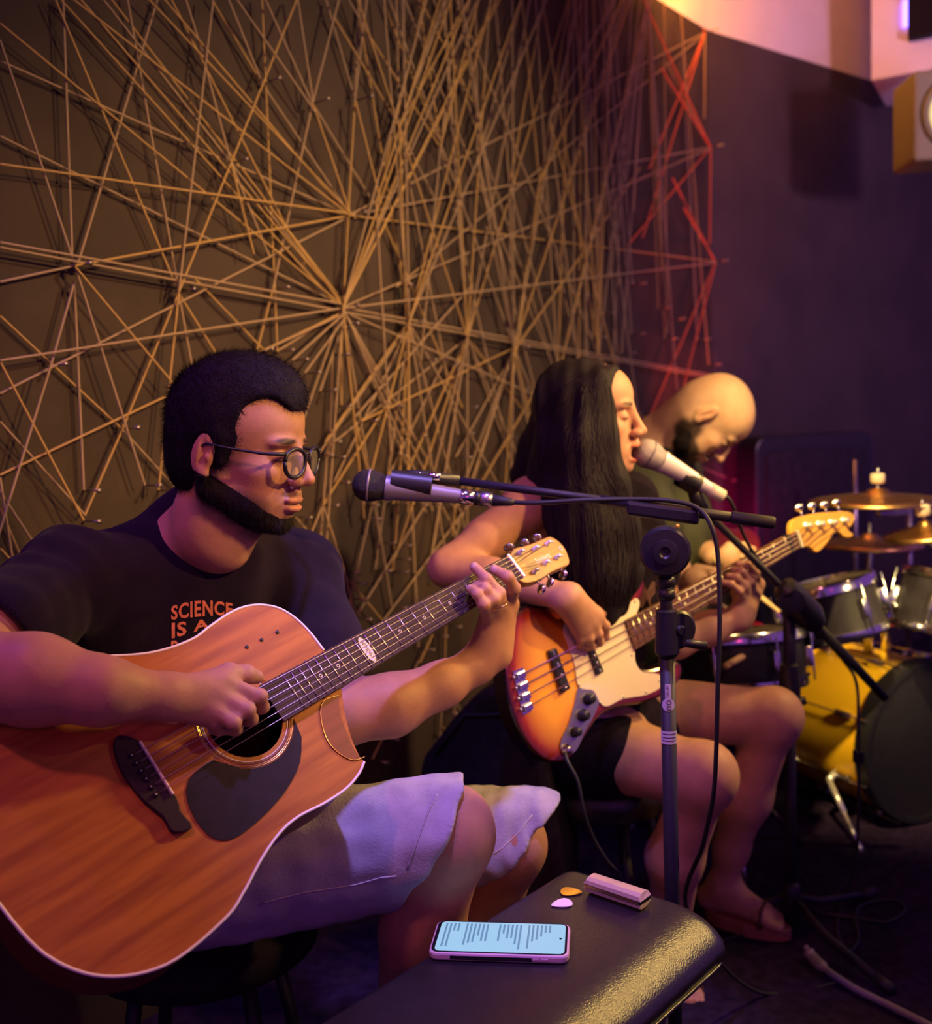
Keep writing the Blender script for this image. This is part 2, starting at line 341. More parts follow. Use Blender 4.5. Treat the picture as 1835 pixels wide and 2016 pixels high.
# ---------------------------------------------------------------- implicit surfaces for bodies and cloth
class Sdf:
    def __init__(s): s.ops = []; s.disp = None
    def cone(s, a, b, r1, r2=None, k=.01, op='u'):
        a = np.asarray(a, float); b = np.asarray(b, float); r2 = r1 if r2 is None else r2; m = max(r1, r2)
        s.ops.append(('c', (a, b, r1, r2), k, op, np.minimum(a, b)-m, np.maximum(a, b)+m)); return s
    def chain(s, pts, rs, k=.01):
        for i in range(len(pts)-1): s.cone(pts[i], pts[i+1], rs[i], rs[i+1], k)
        return s
    def ell(s, c, r, ax=None, k=.01, op='u'):
        c = np.asarray(c, float); r = np.asarray(r, float); A = np.eye(3) if ax is None else np.array(ax)
        m = np.abs(A.T)@r if ax is not None else r
        m = np.full(3, r.max()); s.ops.append(('e', (c, r, A), k, op, c-m, c+m)); return s
    def cut(s, c, n, k=.002):
        """remove everything on the +n side of the plane through c"""
        s.ops.append(('p', (np.asarray(c, float), unit(n)), k, 's', np.full(3, -99.), np.full(3, 99.))); return s
    def cutball(s, c, r, k=.002): return s.ell(c, (r, r, r), None, k, 's')
    def __call__(s, Q, lo=None, hi=None, base=None):
        d = np.full(len(Q), 1.0, dtype=np.float32) if base is None else base
        for t, a, k, op, l, h in s.ops:
            if lo is not None:
                m = k+.03
                if np.any(l-m > hi) or np.any(h+m < lo): continue
            if t == 'c':
                A, B, r1, r2 = a; ab = B-A; L = max(float(ab@ab), 1e-12)
                q = Q-A.astype(np.float32); u = np.clip((q@ab.astype(np.float32))/L, 0, 1)
                q -= u[:, None]*ab.astype(np.float32); e = np.sqrt(np.einsum('ij,ij->i', q, q))-(r1+(r2-r1)*u)
            elif t == 'e':
                c, r, A = a; q = (Q-c.astype(np.float32))@A.T.astype(np.float32)
                k0 = np.sqrt(((q/r.astype(np.float32))**2).sum(1)); k1 = np.sqrt(((q/(r*r).astype(np.float32))**2).sum(1))+1e-9
                e = k0*(k0-1)/k1
            else:
                c, n = a; e = -((Q-c.astype(np.float32))@n.astype(np.float32))
            if op == 'u':
                hh = np.clip(.5+.5*(d-e)/k, 0, 1); d = d*(1-hh)+e*hh-k*hh*(1-hh)
            elif op == 'i':
                hh = np.clip(.5-.5*(d-e)/k, 0, 1); d = d*(1-hh)+e*hh+k*hh*(1-hh)
            else:
                e = -e; hh = np.clip(.5-.5*(d-e)/k, 0, 1); d = d*(1-hh)+e*hh+k*hh*(1-hh)
        if s.disp is not None: d = d+s.disp(Q)
        return d.astype(np.float32)
    def mesh(s, h, N=20):
        ls = [o[4] for o in s.ops if o[3] == 'u']; hs = [o[5] for o in s.ops if o[3] == 'u']
        lo = np.min(ls, 0)-.03; hi = np.max(hs, 0)+.03
        nb = np.ceil((hi-lo)/(N*h)).astype(int)
        g = np.stack(np.meshgrid(*[np.arange(k) for k in nb], indexing='ij'), -1).reshape(-1, 3)
        cen = (lo+(g+.5)*N*h).astype(np.float32)
        dc = s(cen); half = N*h*.5*1.732
        g = g[np.abs(dc) < half*1.35+.008]
        NG = nb*N+4; keysV = []; posV = []; quads = []
        n = N+2; ii = np.arange(-1, N+1)
        off = np.array([[i, j, k] for i in (0, 1) for j in (0, 1) for k in (0, 1)])
        edges = [(0, 4), (1, 5), (2, 6), (3, 7), (0, 2), (1, 3), (4, 6), (5, 7), (0, 1), (2, 3), (4, 5), (6, 7)]
        for b in g:
            i0 = b*N; ax = [(lo[a]+(i0[a]+ii)*h) for a in range(3)]
            X = np.stack(np.meshgrid(*ax, indexing='ij'), -1).reshape(-1, 3).astype(np.float32)
            D = s(X, X[0], X[-1]).reshape(n, n, n)
            S_ = D < 0
            if S_.all() or not S_.any(): continue
            cs = [S_[o[0]:n-1+o[0], o[1]:n-1+o[1], o[2]:n-1+o[2]] for o in off]
            sm = sum(c.astype(np.int8) for c in cs); act = np.argwhere((sm > 0) & (sm < 8))
            if len(act) == 0: continue
            dv = np.stack([D[act[:, 0]+o[0], act[:, 1]+o[1], act[:, 2]+o[2]] for o in off], 1)
            acc = np.zeros((len(act), 3)); cnt = np.zeros(len(act))
            for e0, e1 in edges:
                da, db = dv[:, e0], dv[:, e1]; m = (da < 0) != (db < 0)
                t = np.where(m, da/np.where(m, da-db, 1), 0)
                p = off[e0]+(off[e1]-off[e0])*t[:, None]
                acc += np.where(m[:, None], p, 0); cnt += m
            pos = acc/cnt[:, None]+act-1+i0
            ga = act-1+i0+1
            keysV.append((ga[:, 0]*NG[1]+ga[:, 1])*NG[2]+ga[:, 2]); posV.append(lo+pos*h)
            for a in range(3):
                sl0 = [slice(1, N+1)]*3; sl1 = list(sl0); sl1[a] = slice(2, N+2)
                m = S_[tuple(sl0)] != S_[tuple(sl1)]
                sl = S_[tuple(sl0)]
                q = np.argwhere(m)
                if len(q) == 0: continue
                ins = sl[q[:, 0], q[:, 1], q[:, 2]]
                gp = q+i0+1    # shifted global cell index of cell at the point
                b1 = np.zeros(3, int); b1[(a+1) % 3] = 1; b2 = np.zeros(3, int); b2[(a+2) % 3] = 1
                cs4 = [gp-b1-b2, gp-b2, gp, gp-b1]
                k4 = np.stack([(c[:, 0]*NG[1]+c[:, 1])*NG[2]+c[:, 2] for c in cs4], 1)
                k4[~ins] = k4[~ins][:, ::-1]
                quads.append(k4)
        K = np.concatenate(keysV); Pp = np.concatenate(posV); Q4 = np.concatenate(quads)
        uk, idx = np.unique(K, return_index=True); V = Pp[idx]
        J = np.searchsorted(uk, Q4); J = np.clip(J, 0, len(uk)-1); ok = (uk[J] == Q4).all(1)
        return V, J[ok]
def blobs(V, base, bl):
    """base albedo with soft patches: (centre, radii, axes or None, colour, strength)"""
    c = np.tile(np.asarray(base, float), (len(V), 1))
    for cen, r, A, col, st in bl:
        q = (V-np.asarray(cen)); q = q@np.asarray(A).T if A is not None else q
        d = np.sqrt(((q/np.asarray(r))**2).sum(1)); w_ = np.clip((1.15-d)/.35, 0, 1)*st
        c = c*(1-w_[:, None])+np.asarray(col)*w_[:, None]
    return c
def wobble(amp, fr, seed=0, ax=None):
    r = np.random.RandomState(seed); W = r.normal(size=(7, 3))*fr; ph = r.uniform(0, 6.28, 7)
    if ax is not None:
        a = unit(ax); W = W-(W@a)[:, None]*a*0.85
    W = W.astype(np.float32)
    def f(Q):
        s_ = np.zeros(len(Q), dtype=np.float32)
        for i in range(7): s_ += np.sin(Q@W[i]+ph[i])
        return s_*amp/3
    return f

# ================================================================ the room
C0 = P(1400, 500, 4.0)[:2]                     # plan position of the far corner
def at_corner(y_px):                           # height on the corner line
    r = ray(1388, y_px); t = (C0-CAM[:2])@(C0-CAM[:2])/((C0-CAM[:2])@r[:2]); return (CAM+r*t)[2]
ZT = at_corner(60)
def at_z(x, y, z): r = ray(x, y); return CAM+r*((z-CAM[2])/r[2])
DA = unit((C0-at_z(1300, 2, ZT)[:2])); DB = unit(at_z(1720, 160, ZT)[:2]-C0)     # directions of the two walls
NA = np.array([DA[1], -DA[0]]); NB = np.array([DB[1], -DB[0]])
if NA@(CAM[:2]-C0) < 0: NA = -NA
if NB@(CAM[:2]-C0) < 0: NB = -NB
def wall(name, p, d, L, z0, z1, m, nrm, th=.12):
    p3 = np.array([p[0], p[1], 0]); d3 = np.array([d[0], d[1], 0]); n3 = np.array([nrm[0], nrm[1], 0])
    c = p3+d3*L/2-n3*th/2+np.array([0, 0, (z0+z1)/2])
    V, Fc = box(c, (d3, n3, np.array([0, 0, 1.])), (abs(L), th, z1-z0)); return link(name, V, Fc, m, smooth=False, kind='structure')
wall('wall_left', C0, -DA, 4.6, 0, ZT, M['wall'], NA)
wall('wall_back', C0, DB, 4.2, 0, ZT, M['wallb'], NB)
wall('trim_1', C0, -DA, 4.6, ZT, 3.35, M['white'], NA, .10)
wall('trim_2', C0, DB, 4.2, ZT, 3.35, M['white'], NB, .10)
E_ = C0+DB*4.2
V, Fc = box(np.array([.6, 1.6, -.03]), np.eye(3), (9, 9, .06)); link('floor', V, Fc, M['floor'], smooth=False, kind='structure')
V, Fc = box(np.array([.6, 1.6, 3.38]), np.eye(3), (9, 9, .06)); link('ceiling', V, Fc, M['white'], smooth=False, kind='structure')
# boxed-out bulkhead at the upper right, its near corner edge in view
bc = P(1716, 158, 4.15); zb = bc[2]
q = at_z(1835, 136, zb); bd = unit(q-bc); bnr = unit(np.array([bd[1], -bd[0], 0])); bnr = bnr if bnr@(CAM-bc) > 0 else -bnr
V, Fc = box(bc+bd*.7-bnr*.22+np.array([0, 0, (3.34-zb)/2]), (bd, bnr, np.array([0, 0, 1.])), (1.4, .44, 3.34-zb))
link('trim_3', V, Fc, M['white'], smooth=False, kind='structure')
BH = Plane(bc, bd, np.array([0, 0, 1.]))
# screen hung on the bulkhead
a0, b0 = BH.pst(1790, 88); a1, b1 = BH.pst(1797, 0)
tv = thing('wall_screen', BH.at(a0+.3, b0, .0), 'black flat screen on the white bulkhead at the top right edge', 'screen')
BH.add('screen_panel', [(a0, b0+.01), (a0+.75, b0+.01), (a0+.75, b0+.45), (a0, b0+.45)], .001, .05, M['head'], tv)
BH.add('light_strip', [(a0-.022, b0+.07), (a0-.004, b0+.07), (a0-.004, b0+.17), (a0-.022, b0+.17)], .001, .015, M['blueled'], tv, label='short glowing blue light strip beside the panel')
BH.add('light_strip', [(a0+.13, b0-.03), (a0+.2, b0-.03), (a0+.2, b0-.01), (a0+.13, b0-.01)], .001, .015, M['blueled'], tv, label='small glowing blue light under the panel')
# orange lamp hanging at the top edge
lc = P(1478, -52, 3.3)
lamp = thing('ceiling_lamp', lc, 'round orange lamp shade hanging at the top edge of the picture', 'lamp')
V, Fc = lathe(lc, (0, 0, 1), [(0, .16), (.0, .20), (.03, .215), (.12, .215), (.16, .17), (.16, .02)], 40); link('lamp_shade', V, Fc, M['orange_lamp'], lamp)
V, Fc = tube([lc+np.array([0, 0, .15]), np.array([lc[0], lc[1], 3.35])], .008, 8); link('lamp_cord', V, Fc, M['black'], lamp)
# yellow-lit square lamp box under the bulkhead
lb = P(1866, 240, 3.7); d = unit(lb-CAM); d[2] = 0; d = unit(d); sx = np.cross(d, [0, 0, 1.]); ax = (unit(sx*.93+d*.37), unit(d*.93-sx*.37), np.array([0, 0, 1.]))
t = thing('lamp_box', lb, 'square box light with a glowing yellow round lens at the right edge below the bulkhead', 'light')
V, Fc = box(lb, ax, (.32, .22, .31)); link('housing', V, Fc, M['lampbox'], t, smooth=False, bevel=.012)
V, Fc = lathe(lb-ax[1]*.10, -ax[1], [(0, .135), (.025, .135), (.03, .125), (.022, .115), (.022, .01)], 36); link('lens_rim', V, Fc, M['lampbox'], t)
V, Fc = lathe(lb-ax[1]*.118, -ax[1], [(0, .114), (.008, .11), (.016, .07), (.018, .01)], 36); link('lens', V, Fc, M['lampglow'], t)
V, Fc = box(lb+ax[1]*.15+np.array([0, 0, .12]), ax, (.05, .10, .18)); link('bracket', V, Fc, M['black'], t, smooth=False)

# ---------------------------------------------------------------- string art on the left wall
WA = Plane(np.array([C0[0], C0[1], 1.2]), np.array([-DA[0], -DA[1], 0]), np.array([0, 0, 1.]))
art = thing('string_art', WA.at(2.0, 0, .03), 'web of tan and yellow yarn stretched between nails across the dark wall', 'wall art')
H2, H3 = (675, 602), (690, 422)
PG = [(1388, 64), (1399, 290), (1409, 515), (1420, 745), (1428, 945)]      # nails down the far edge
LN = [(0,79,148,525),(148,525,285,955),(124,-5,142,505),(146,555,165,965),(311,-5,150,530),(145,560,100,720),(100,720,-5,1060),(0,46,672,600),(0,120,685,422),
(0,268,672,600),(0,323,685,420),(0,477,672,598),(0,487,672,612),(0,555,148,523),(148,523,690,424),(0,710,672,607),(0,775,690,425),(0,622,240,845),(240,845,345,960),
(0,712,165,1025),(0,830,168,1015),(0,935,672,617),(0,1000,45,1105),(0,940,26,1110),(0,1080,38,1120),(70,1075,-5,960),(107,-5,345,560),(120,0,660,598),(139,-5,690,425),(155,-5,672,595),(200,-5,455,322),(455,322,672,600),
(216,-5,672,590),(250,-5,352,575),(350,570,378,722),(289,-5,700,430),(320,-5,680,420),(335,-5,600,520),(364,-5,404,122),(404,130,455,322),(420,-5,352,575),(352,575,312,965),
(414,-5,516,165),(516,165,690,425),(448,-5,518,169),(463,-5,620,220),(515,-5,523,163),(523,163,546,692),(586,-5,352,575),(352,575,242,842),(242,842,168,1012),(520,-5,615,205),
(585,-5,616,200),(668,-5,614,208),(614,208,537,570),(537,570,506,690),(640,-5,700,200),(700,200,750,400),(722,-5,698,200),(698,200,676,600),(684,-5,720,60),(720,60,866,290),
(700,-5,787,255),(787,255,860,400),(655,30,787,250),(780,-5,786,250),(786,250,800,630),(750,-5,867,288),(823,-5,867,285),(882,-5,785,252),(785,252,740,400),(825,-5,930,200),
(925,-5,867,285),(616,205,690,422),(616,205,735,400),(455,322,530,505),(455,322,500,500),(475,330,672,598),(350,575,440,720),(148,525,345,760),(380,545,520,690),
(690,422,1388,64),(690,424,1399,290),(690,424,1409,515),(780,565,1388,66),(675,605,1399,292),(675,607,1409,517),(672,605,1420,742),(680,615,1420,747),(690,620,1428,940),
(640,870,805,632),(625,897,805,640),(645,880,920,665),(712,829,1012,685),(897,900,1012,690),(1012,690,1110,553),(1110,553,1260,330),(657,950,805,640),(700,820,930,560),
(735,985,690,1178),(690,1178,683,1242),(839,992,684,1242),(922,994,754,1223),(636,994,678,1125),(678,1125,700,1216),(739,992,771,1194),(811,994,824,1275),(896,994,892,1055),
(582,1018,690,1146),(690,1146,760,1230),(636,994,645,880),(636,994,600,1080),(636,994,628,1100),(636,994,760,800),(739,992,870,720),(739,992,700,830),(839,992,920,665),(922,994,1060,760),
(852,1249,826,1305),(878,1231,876,1300),(870,1400,862,1525),(898,1380,872,1528),(917,1416,886,1535),(930,1442,896,1538),(898,1382,917,1418),(870,1430,885,1445),(824,1300,814,1325),(755,1450,733,1495),
(520,690,672,620),(545,692,672,612),(575,710,680,615),(600,735,680,625),(630,770,675,640),(660,800,675,640),(672,620,672,800),(655,700,648,900)]
rs = random.Random(5)
hubs = [(675, 606), (805, 634), (920, 665), (1012, 686), (1098, 745), (1178, 700), (740, 400), (867, 288), (940, 315), (1003, 365), (1062, 360), (1192, 335), (785, 252), (1082, 235)]
ends = []
hub_pts = [(675, 604), (690, 423), (805, 634), (920, 665), (1012, 686), (1098, 745), (1178, 702), (148, 524), (352, 574), (455, 322), (242, 843), (616, 204), (520, 164), (702, 198), (787, 253), (866, 288)]
def topx(x): return (x, .72*(x-1300)+2 if x > 1000 else -8)
for hx, hy in hubs[:6]:
    for j in range(8 if hx < 1050 else 6):          # upward fan to the nails along the ceiling
        tx = rs.uniform(max(700, hx-330), min(1285, hx+330)); LN.append((hx, hy, *topx(tx)))
    for j in range(8 if hx < 1050 else 6):          # downward fan
        bx = hx+rs.uniform(-150, 260); LN.append((hx, hy, bx, rs.uniform(985, 1130)))
for hx, hy in hubs[6:]:
    for j in range(2): LN.append((hx, hy, *topx(rs.uniform(max(820, hx-160), min(1280, hx+200)))))
    for j in range(2): LN.append((hx, hy, rs.uniform(hx-60, min(1330, hx+180)), rs.uniform(640, 900)))
for i in range(12):                                     # the thick bundle at the top right nail
    LN.append((1274+rs.uniform(-3, 3), -12, rs.uniform(1195, 1360), rs.uniform(330, 800)))
for i in range(14):
    x = rs.uniform(1120, 1350); LN.append((x, .72*(x-1300)-2, x+rs.uniform(-90, 60), rs.uniform(560, 820)))
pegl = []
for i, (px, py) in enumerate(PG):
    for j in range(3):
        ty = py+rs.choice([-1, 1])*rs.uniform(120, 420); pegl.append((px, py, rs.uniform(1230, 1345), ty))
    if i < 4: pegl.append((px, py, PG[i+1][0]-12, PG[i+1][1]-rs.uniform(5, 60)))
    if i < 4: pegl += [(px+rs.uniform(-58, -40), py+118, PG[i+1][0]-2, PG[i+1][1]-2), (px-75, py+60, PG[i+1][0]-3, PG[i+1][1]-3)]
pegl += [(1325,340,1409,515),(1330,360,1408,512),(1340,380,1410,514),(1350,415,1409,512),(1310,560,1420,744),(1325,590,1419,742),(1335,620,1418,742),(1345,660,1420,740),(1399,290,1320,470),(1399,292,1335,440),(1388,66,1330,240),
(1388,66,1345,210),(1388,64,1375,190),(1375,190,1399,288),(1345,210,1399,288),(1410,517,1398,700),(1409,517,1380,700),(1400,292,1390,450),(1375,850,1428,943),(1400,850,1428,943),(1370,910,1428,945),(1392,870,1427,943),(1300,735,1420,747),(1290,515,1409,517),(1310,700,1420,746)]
cyl = tube([(0, 0, -.5), (0, 0, .5)], 1.0, 6, cap=False)
pm = []
for m_ in ('yarn', 'yarn2', 'redlit_yarn'):
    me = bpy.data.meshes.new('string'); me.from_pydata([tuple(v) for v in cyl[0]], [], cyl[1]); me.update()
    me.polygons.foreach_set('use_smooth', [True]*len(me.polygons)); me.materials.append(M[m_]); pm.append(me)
cnt = 0
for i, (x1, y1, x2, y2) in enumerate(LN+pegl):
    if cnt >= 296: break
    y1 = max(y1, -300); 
    isredlit = i >= len(LN)
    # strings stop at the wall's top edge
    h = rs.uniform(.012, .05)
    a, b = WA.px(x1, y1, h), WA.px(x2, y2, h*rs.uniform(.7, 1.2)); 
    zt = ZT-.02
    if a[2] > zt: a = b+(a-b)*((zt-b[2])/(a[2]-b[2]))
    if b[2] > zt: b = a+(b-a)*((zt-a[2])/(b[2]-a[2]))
    o = bpy.data.objects.new('string', pm[2 if isredlit and rs.random() < .8 else (1 if rs.random() < .4 else 0)]); COL.objects.link(o); o.parent = art
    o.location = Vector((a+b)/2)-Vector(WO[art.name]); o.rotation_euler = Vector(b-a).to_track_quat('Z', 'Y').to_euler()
    rr = .0026 if isredlit else .0023; o.scale = (rr, rr, float(np.linalg.norm(b-a))); cnt += 1
nm = None
for x1, y1, x2, y2 in LN:
    for x, y in ((x1, y1), (x2, y2)):
        if 560 < y < 1560 and 0 < x < 1400 and all(math.hypot(x-a, y-b) > 22 for a, b in ends+hub_pts): ends.append((x, y))
nails = PG+[(675, 604), (690, 423), (805, 634), (920, 665), (1012, 686), (1098, 745), (1178, 702), (148, 524), (352, 574), (455, 322), (242, 843), (616, 204), (520, 164), (702, 198)]+ends
for i, (x, y) in enumerate(nails):
    p0 = WA.px(x, y, 0.0); d3 = WA.n
    if nm is None:
        V, Fc = join(tube([(0, 0, 0), (0, 0, .052)], .0022, 6), lathe((0, 0, .052), (0, 0, 1), [(0, .005), (.002, .005)], 8))
        o = link('nail', V+p0*0, Fc, M['nail'], art); nm = o.data; o.location = Vector(p0+d3*.027)-Vector(WO[art.name])
    else: o = bpy.data.objects.new('nail', nm); COL.objects.link(o); o.parent = art; o.location = Vector(p0+d3*.027)-Vector(WO[art.name])
    o.rotation_euler = Vector(d3).to_track_quat('Z', 'Y').to_euler()

# ================================================================ acoustic guitar
def cam2w(v): return R@np.array([v[0], -v[1], -v[2]])
gS = CAM+cam2w((-.3711675, .30855, 1.21)); gu = cam2w((.68345, -.33149, .65077)); gv = cam2w((.58822, .77769, -.22181))
G = Plane(gS, gu, gv)
guitar = thing('acoustic_guitar', G.at(.05, 0, -.05), 'mahogany acoustic guitar with white binding held by the seated man in glasses', 'guitar')
body = [(.283, -.031), (.281, -.063), (.275, -.09), (.263, -.113), (.243, -.129), (.22, -.137), (.194, -.138), (.16, -.133), (.133, -.128), (.095, -.131), (.059, -.141), (.009, -.164),
        (-.04, -.187), (-.098, -.195), (-.15, -.172), (-.19, -.12), (-.207, -.05), (-.21, 0), (-.209, .043), (-.195, .113), (-.158, .165), (-.098, .193), (-.022, .189), (.014, .176),
        (.053, .156), (.088, .143), (.12, .139), (.158, .143), (.195, .143), (.222, .136), (.238, .127)]
horn = [(.2365, .118), (.241, .095), (.252, .065), (.262, .045), (.270, .031)]
out = [tuple(p) for p in smooth_loop([np.array(p) for p in body], 6, False)]+[tuple(p) for p in smooth_loop([np.array(p) for p in horn], 4, False)]
# face with a real sound hole: bridge the outline to the hole
hc = (.131, .0); hr = .0495
def face_with_hole(pl, outl, hc, hr, h):
    bm_n = len(outl); ho = circ(hc[0], hc[1], hr, 64)
    import mathutils
    from mathutils.geometry import tessellate_polygon
    pts = outl+ho
    tri = tessellate_polygon([[Vector((a, b, 0)) for a, b in outl], [Vector((a, b, 0)) for a, b in ho[::-1]]])
    idx = list(range(len(outl)))+[len(outl)+len(ho)-1-i for i in range(len(ho))]
    V = [pl.at(a, b, h) for a, b in pts]; Fc = []
    for t_ in tri:
        f = [idx[i] for i in t_]; nrm = np.cross(V[f[1]]-V[f[0]], V[f[2]]-V[f[0]])
        Fc.append(tuple(f if nrm@pl.n > 0 else f[::-1]))
    return V, Fc, pts
V, Fc, pts = face_with_hole(G, out, hc, hr, 0.0); n = len(V)
V2, F2, _ = face_with_hole(G, out, hc, hr, -.003); V = V+V2; Fc = Fc+[tuple(i+n for i in f[::-1]) for f in F2]
no = len(out)
for k in range(64): a = no+k; b = no+(k+1) % 64; Fc.append((a, b, b+n, a+n))
for k in range(no): a = k; b = (k+1) % no; Fc.append((a, a+n, b+n, b))
link('soundboard', np.array(V), Fc, M['mahog'], guitar, smooth=False, uv=pts*2)
# sides and back
V = [G.at(a, b, -.003) for a, b in out]+[G.at(a, b, -.103) for a, b in out]; cen = G.at(0.0, 0, -.116); V.append(cen)
Fc = [(i, (i+1) % no, (i+1) % no+no, i+no) for i in range(no)]+[(i+no, (i+1) % no+no, 2*no) for i in range(no)]
uvs = [(i*.01, 0) for i in range(no)]+[(i*.01, .1) for i in range(no)]+[(0, 0)]
link('body_sides', np.array(V), Fc, M['mahog2'], guitar, uv=uvs, auto=40)
edge = [G.at(a, b, -.0005) for a, b in out]
V, Fc = tube(edge[:len(body)*6-5], .0019, 8); link('binding', V, Fc, M['ivory'], guitar, label='white binding round the body edge')
# bevelled cutaway
cp = [(.242, .122), (.2355, .118), (.236, .10), (.241, .078), (.250, .052), (.262, .034), (.240, .030), (.226, .040), (.214, .062), (.210, .083), (.215, .103), (.226, .118)]
cp2 = [tuple(p) for p in smooth_loop([np.array(p) for p in cp[5:]+cp[:1]], 5, False)]
G.add('cutaway_bevel', [tuple(p) for p in smooth_loop([np.array(p) for p in cp[:6]], 4, False)]+cp2, .0003, .0012, M['mahog2'], guitar, label='darker bevelled edge of the cutaway')
V, Fc = tube([G.at(a, b, .0013) for a, b in cp2], .0007, 6); link('purfling', V, Fc, M['gold'], guitar)
for rad, th in ((.0625, .0007), (.0605, .0005), (.0555, .0005)):
    V, Fc = circ_ring(G, hc[0], hc[1], rad-th, rad+th, -.0005, .0006); link('rosette_ring', V, Fc, M['gold'] if rad > .06 else M['ivory'], guitar)
V, Fc = circ_ring(G, hc[0], hc[1], .0565, .0595, -.0005, .0003); link('rosette_band', V, Fc, M['mahog2'], guitar, label='darker band of the rosette')
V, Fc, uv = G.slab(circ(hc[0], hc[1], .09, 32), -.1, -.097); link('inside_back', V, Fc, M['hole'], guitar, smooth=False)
# pickguard
pgd = [G.pst(*p) for p in [(593, 1452), (590, 1500), (568, 1548), (535, 1590), (490, 1632), (450, 1654), (415, 1648), (385, 1615), (367, 1570), (372, 1535), (395, 1512), (420, 1497)]]
arc = [(hc[0]+.0645*math.cos(a), hc[1]+.0645*math.sin(a)) for a in np.linspace(math.radians(128), math.radians(28), 18)]
pgo = [tuple(p) for p in smooth_loop([np.array(p) for p in pgd], 5, False)]
G.add('pickguard', pgo+[q for q in arc if True], .0004, .0016, M['guard'], guitar)
# bridge
br = [G.pst(*p) for p in [(222, 1468), (232, 1452), (262, 1458), (285, 1478), (345, 1575), (352, 1600), (376, 1632), (338, 1642), (318, 1612), (280, 1580), (245, 1535), (228, 1500)]]
G.add('bridge', [tuple(p) for p in smooth_loop([np.array(p) for p in br], 3)], .0002, .0085, M['ebony'], guitar, bevel=.0015)
V, Fc = G.bx(0, 0, .0105, (.0030, .076, .006)); link('saddle', V, Fc, M['bone'], guitar, smooth=False, bevel=.001)
pegm = None
SP = [-.027+.0108*i for i in range(6)]
for i, b in enumerate(SP):
    a = -.017+.0; V, Fc = join(lathe(G.at(a, b*1.02, .006), G.n, [(0, .003), (.003, .0034), (.0055, .0030), (.007, .001)], 12)); 
    link('bridge_pin', V, Fc, M['blackm'], guitar)
    V, Fc = ellv(G.at(a, b*1.02, .0128), (G.u, G.v, G.n), (.0009, .0009, .0006), 8, 5); link('pin_dot', V, Fc, M['ivory'], bpy.context.scene.objects[bpy.data.objects[-1].name] if False else guitar)
# neck
def nw(a): return .0275-(.0275-.0215)*(a-.283)/(.65-.283) if a > .17 else .0275     # half width along the neck
NV = []; NF = []; ks = [.24, .27, .30, .34, .45, .55, .655]
for a in ks:
    hw_ = nw(a); dp = .022 if a > .3 else .022+.05*((.30-a)/.06)
    for k in range(9):
        t_ = math.pi*k/8; NV.append(G.at(a, hw_*math.cos(t_), .005-dp*math.sin(t_)**.8 if k not in (0, 8) else .005))
for i in range(len(ks)-1):
    for k in range(8): q = i*9+k; NF.append((q, q+1, q+10, q+9))
NF += [tuple(range(9)), tuple((len(ks)-1)*9+k for k in range(9))[::-1]]
for i in range(len(ks)-1): NF.append((i*9, i*9+9, i*9+17, i*9+8))
link('neck', np.array(NV), NF, M['neckwood'], guitar, auto=50)
FB = [(.170, -.0285), (.65, -.0222), (.65, .0222), (.170, .0285)]
fb = G.add('fretboard', FB, .004, .010, M['rose'], guitar)
for i in range(0, 21):
    a = .65*(2**(-i/12)); 
    if i == 0: continue
    V, Fc = tube([G.at(a, -nw(a)-.0004, .0103), G.at(a, nw(a)+.0004, .0103)], .0010, 6); link('fret', V, Fc, M['fret'], fb)
for i in (3, 5, 7, 9, 15, 17):
    a = .65*(2**(-(i-.5)/12)); V, Fc = circ_ring(G, a, 0, .0014, .0026, .0101, .0106, 20); link('inlay_dot', V, Fc, M['bone'], fb)
a = .65*2**(-11.5/12); inl = G.add('inlay_oval', circ(a, 0, .0068, 32, .0205), .0101, .0105, M['bone'], fb)
tv_, tf_ = text_mesh('Strinberg', .0088, 1.0, .1)
V = np.array([G.at(a+v[1], v[0]*.98, .0107) for v in tv_]) if False else np.array([G.at(a-v[1], v[0]*.92, .0107) for v in tv_])
link('inlay_lettering', V, tf_, M['labelink'], fb, smooth=False)
V, Fc = G.bx(.652, 0, .0095, (.005, .045, .011)); link('nut', V, Fc, M['ivory'], guitar, smooth=False, bevel=.0008)
# headstock, tilted back
hd = unit(G.u*math.cos(.24)-G.n*math.sin(.24)); HS = Plane(G.at(.655, 0, .006), hd, G.v)
hl = [HS.pst(*p) for p in [(995, 1103), (1003, 1094), (1012, 1080), (1035, 1074), (1058, 1066), (1078, 1057), (1086, 1057), (1098, 1064), (1110, 1076), (1118, 1092), (1121, 1110), (1105, 1118), (1085, 1127), (1068, 1139), (1048, 1146), (1024, 1143)]]
head_ = HS.add('headstock', [tuple(p) for p in smooth_loop([np.array(p) for p in hl], 3)], -.015, 0.0, M['headwood'], guitar, bevel=.0015)
posts = [(1022, 1089), (1051, 1082), (1076, 1072), (1050, 1127), (1072, 1110), (1095, 1099)]
keys = [(1002, 1078), (1032, 1069), (1057, 1059), (1066, 1160), (1083, 1147), (1109, 1131)]
screws = [(1032, 1084), (1061, 1077), (1087, 1067), (1060, 1121), (1082, 1106), (1106, 1094)]
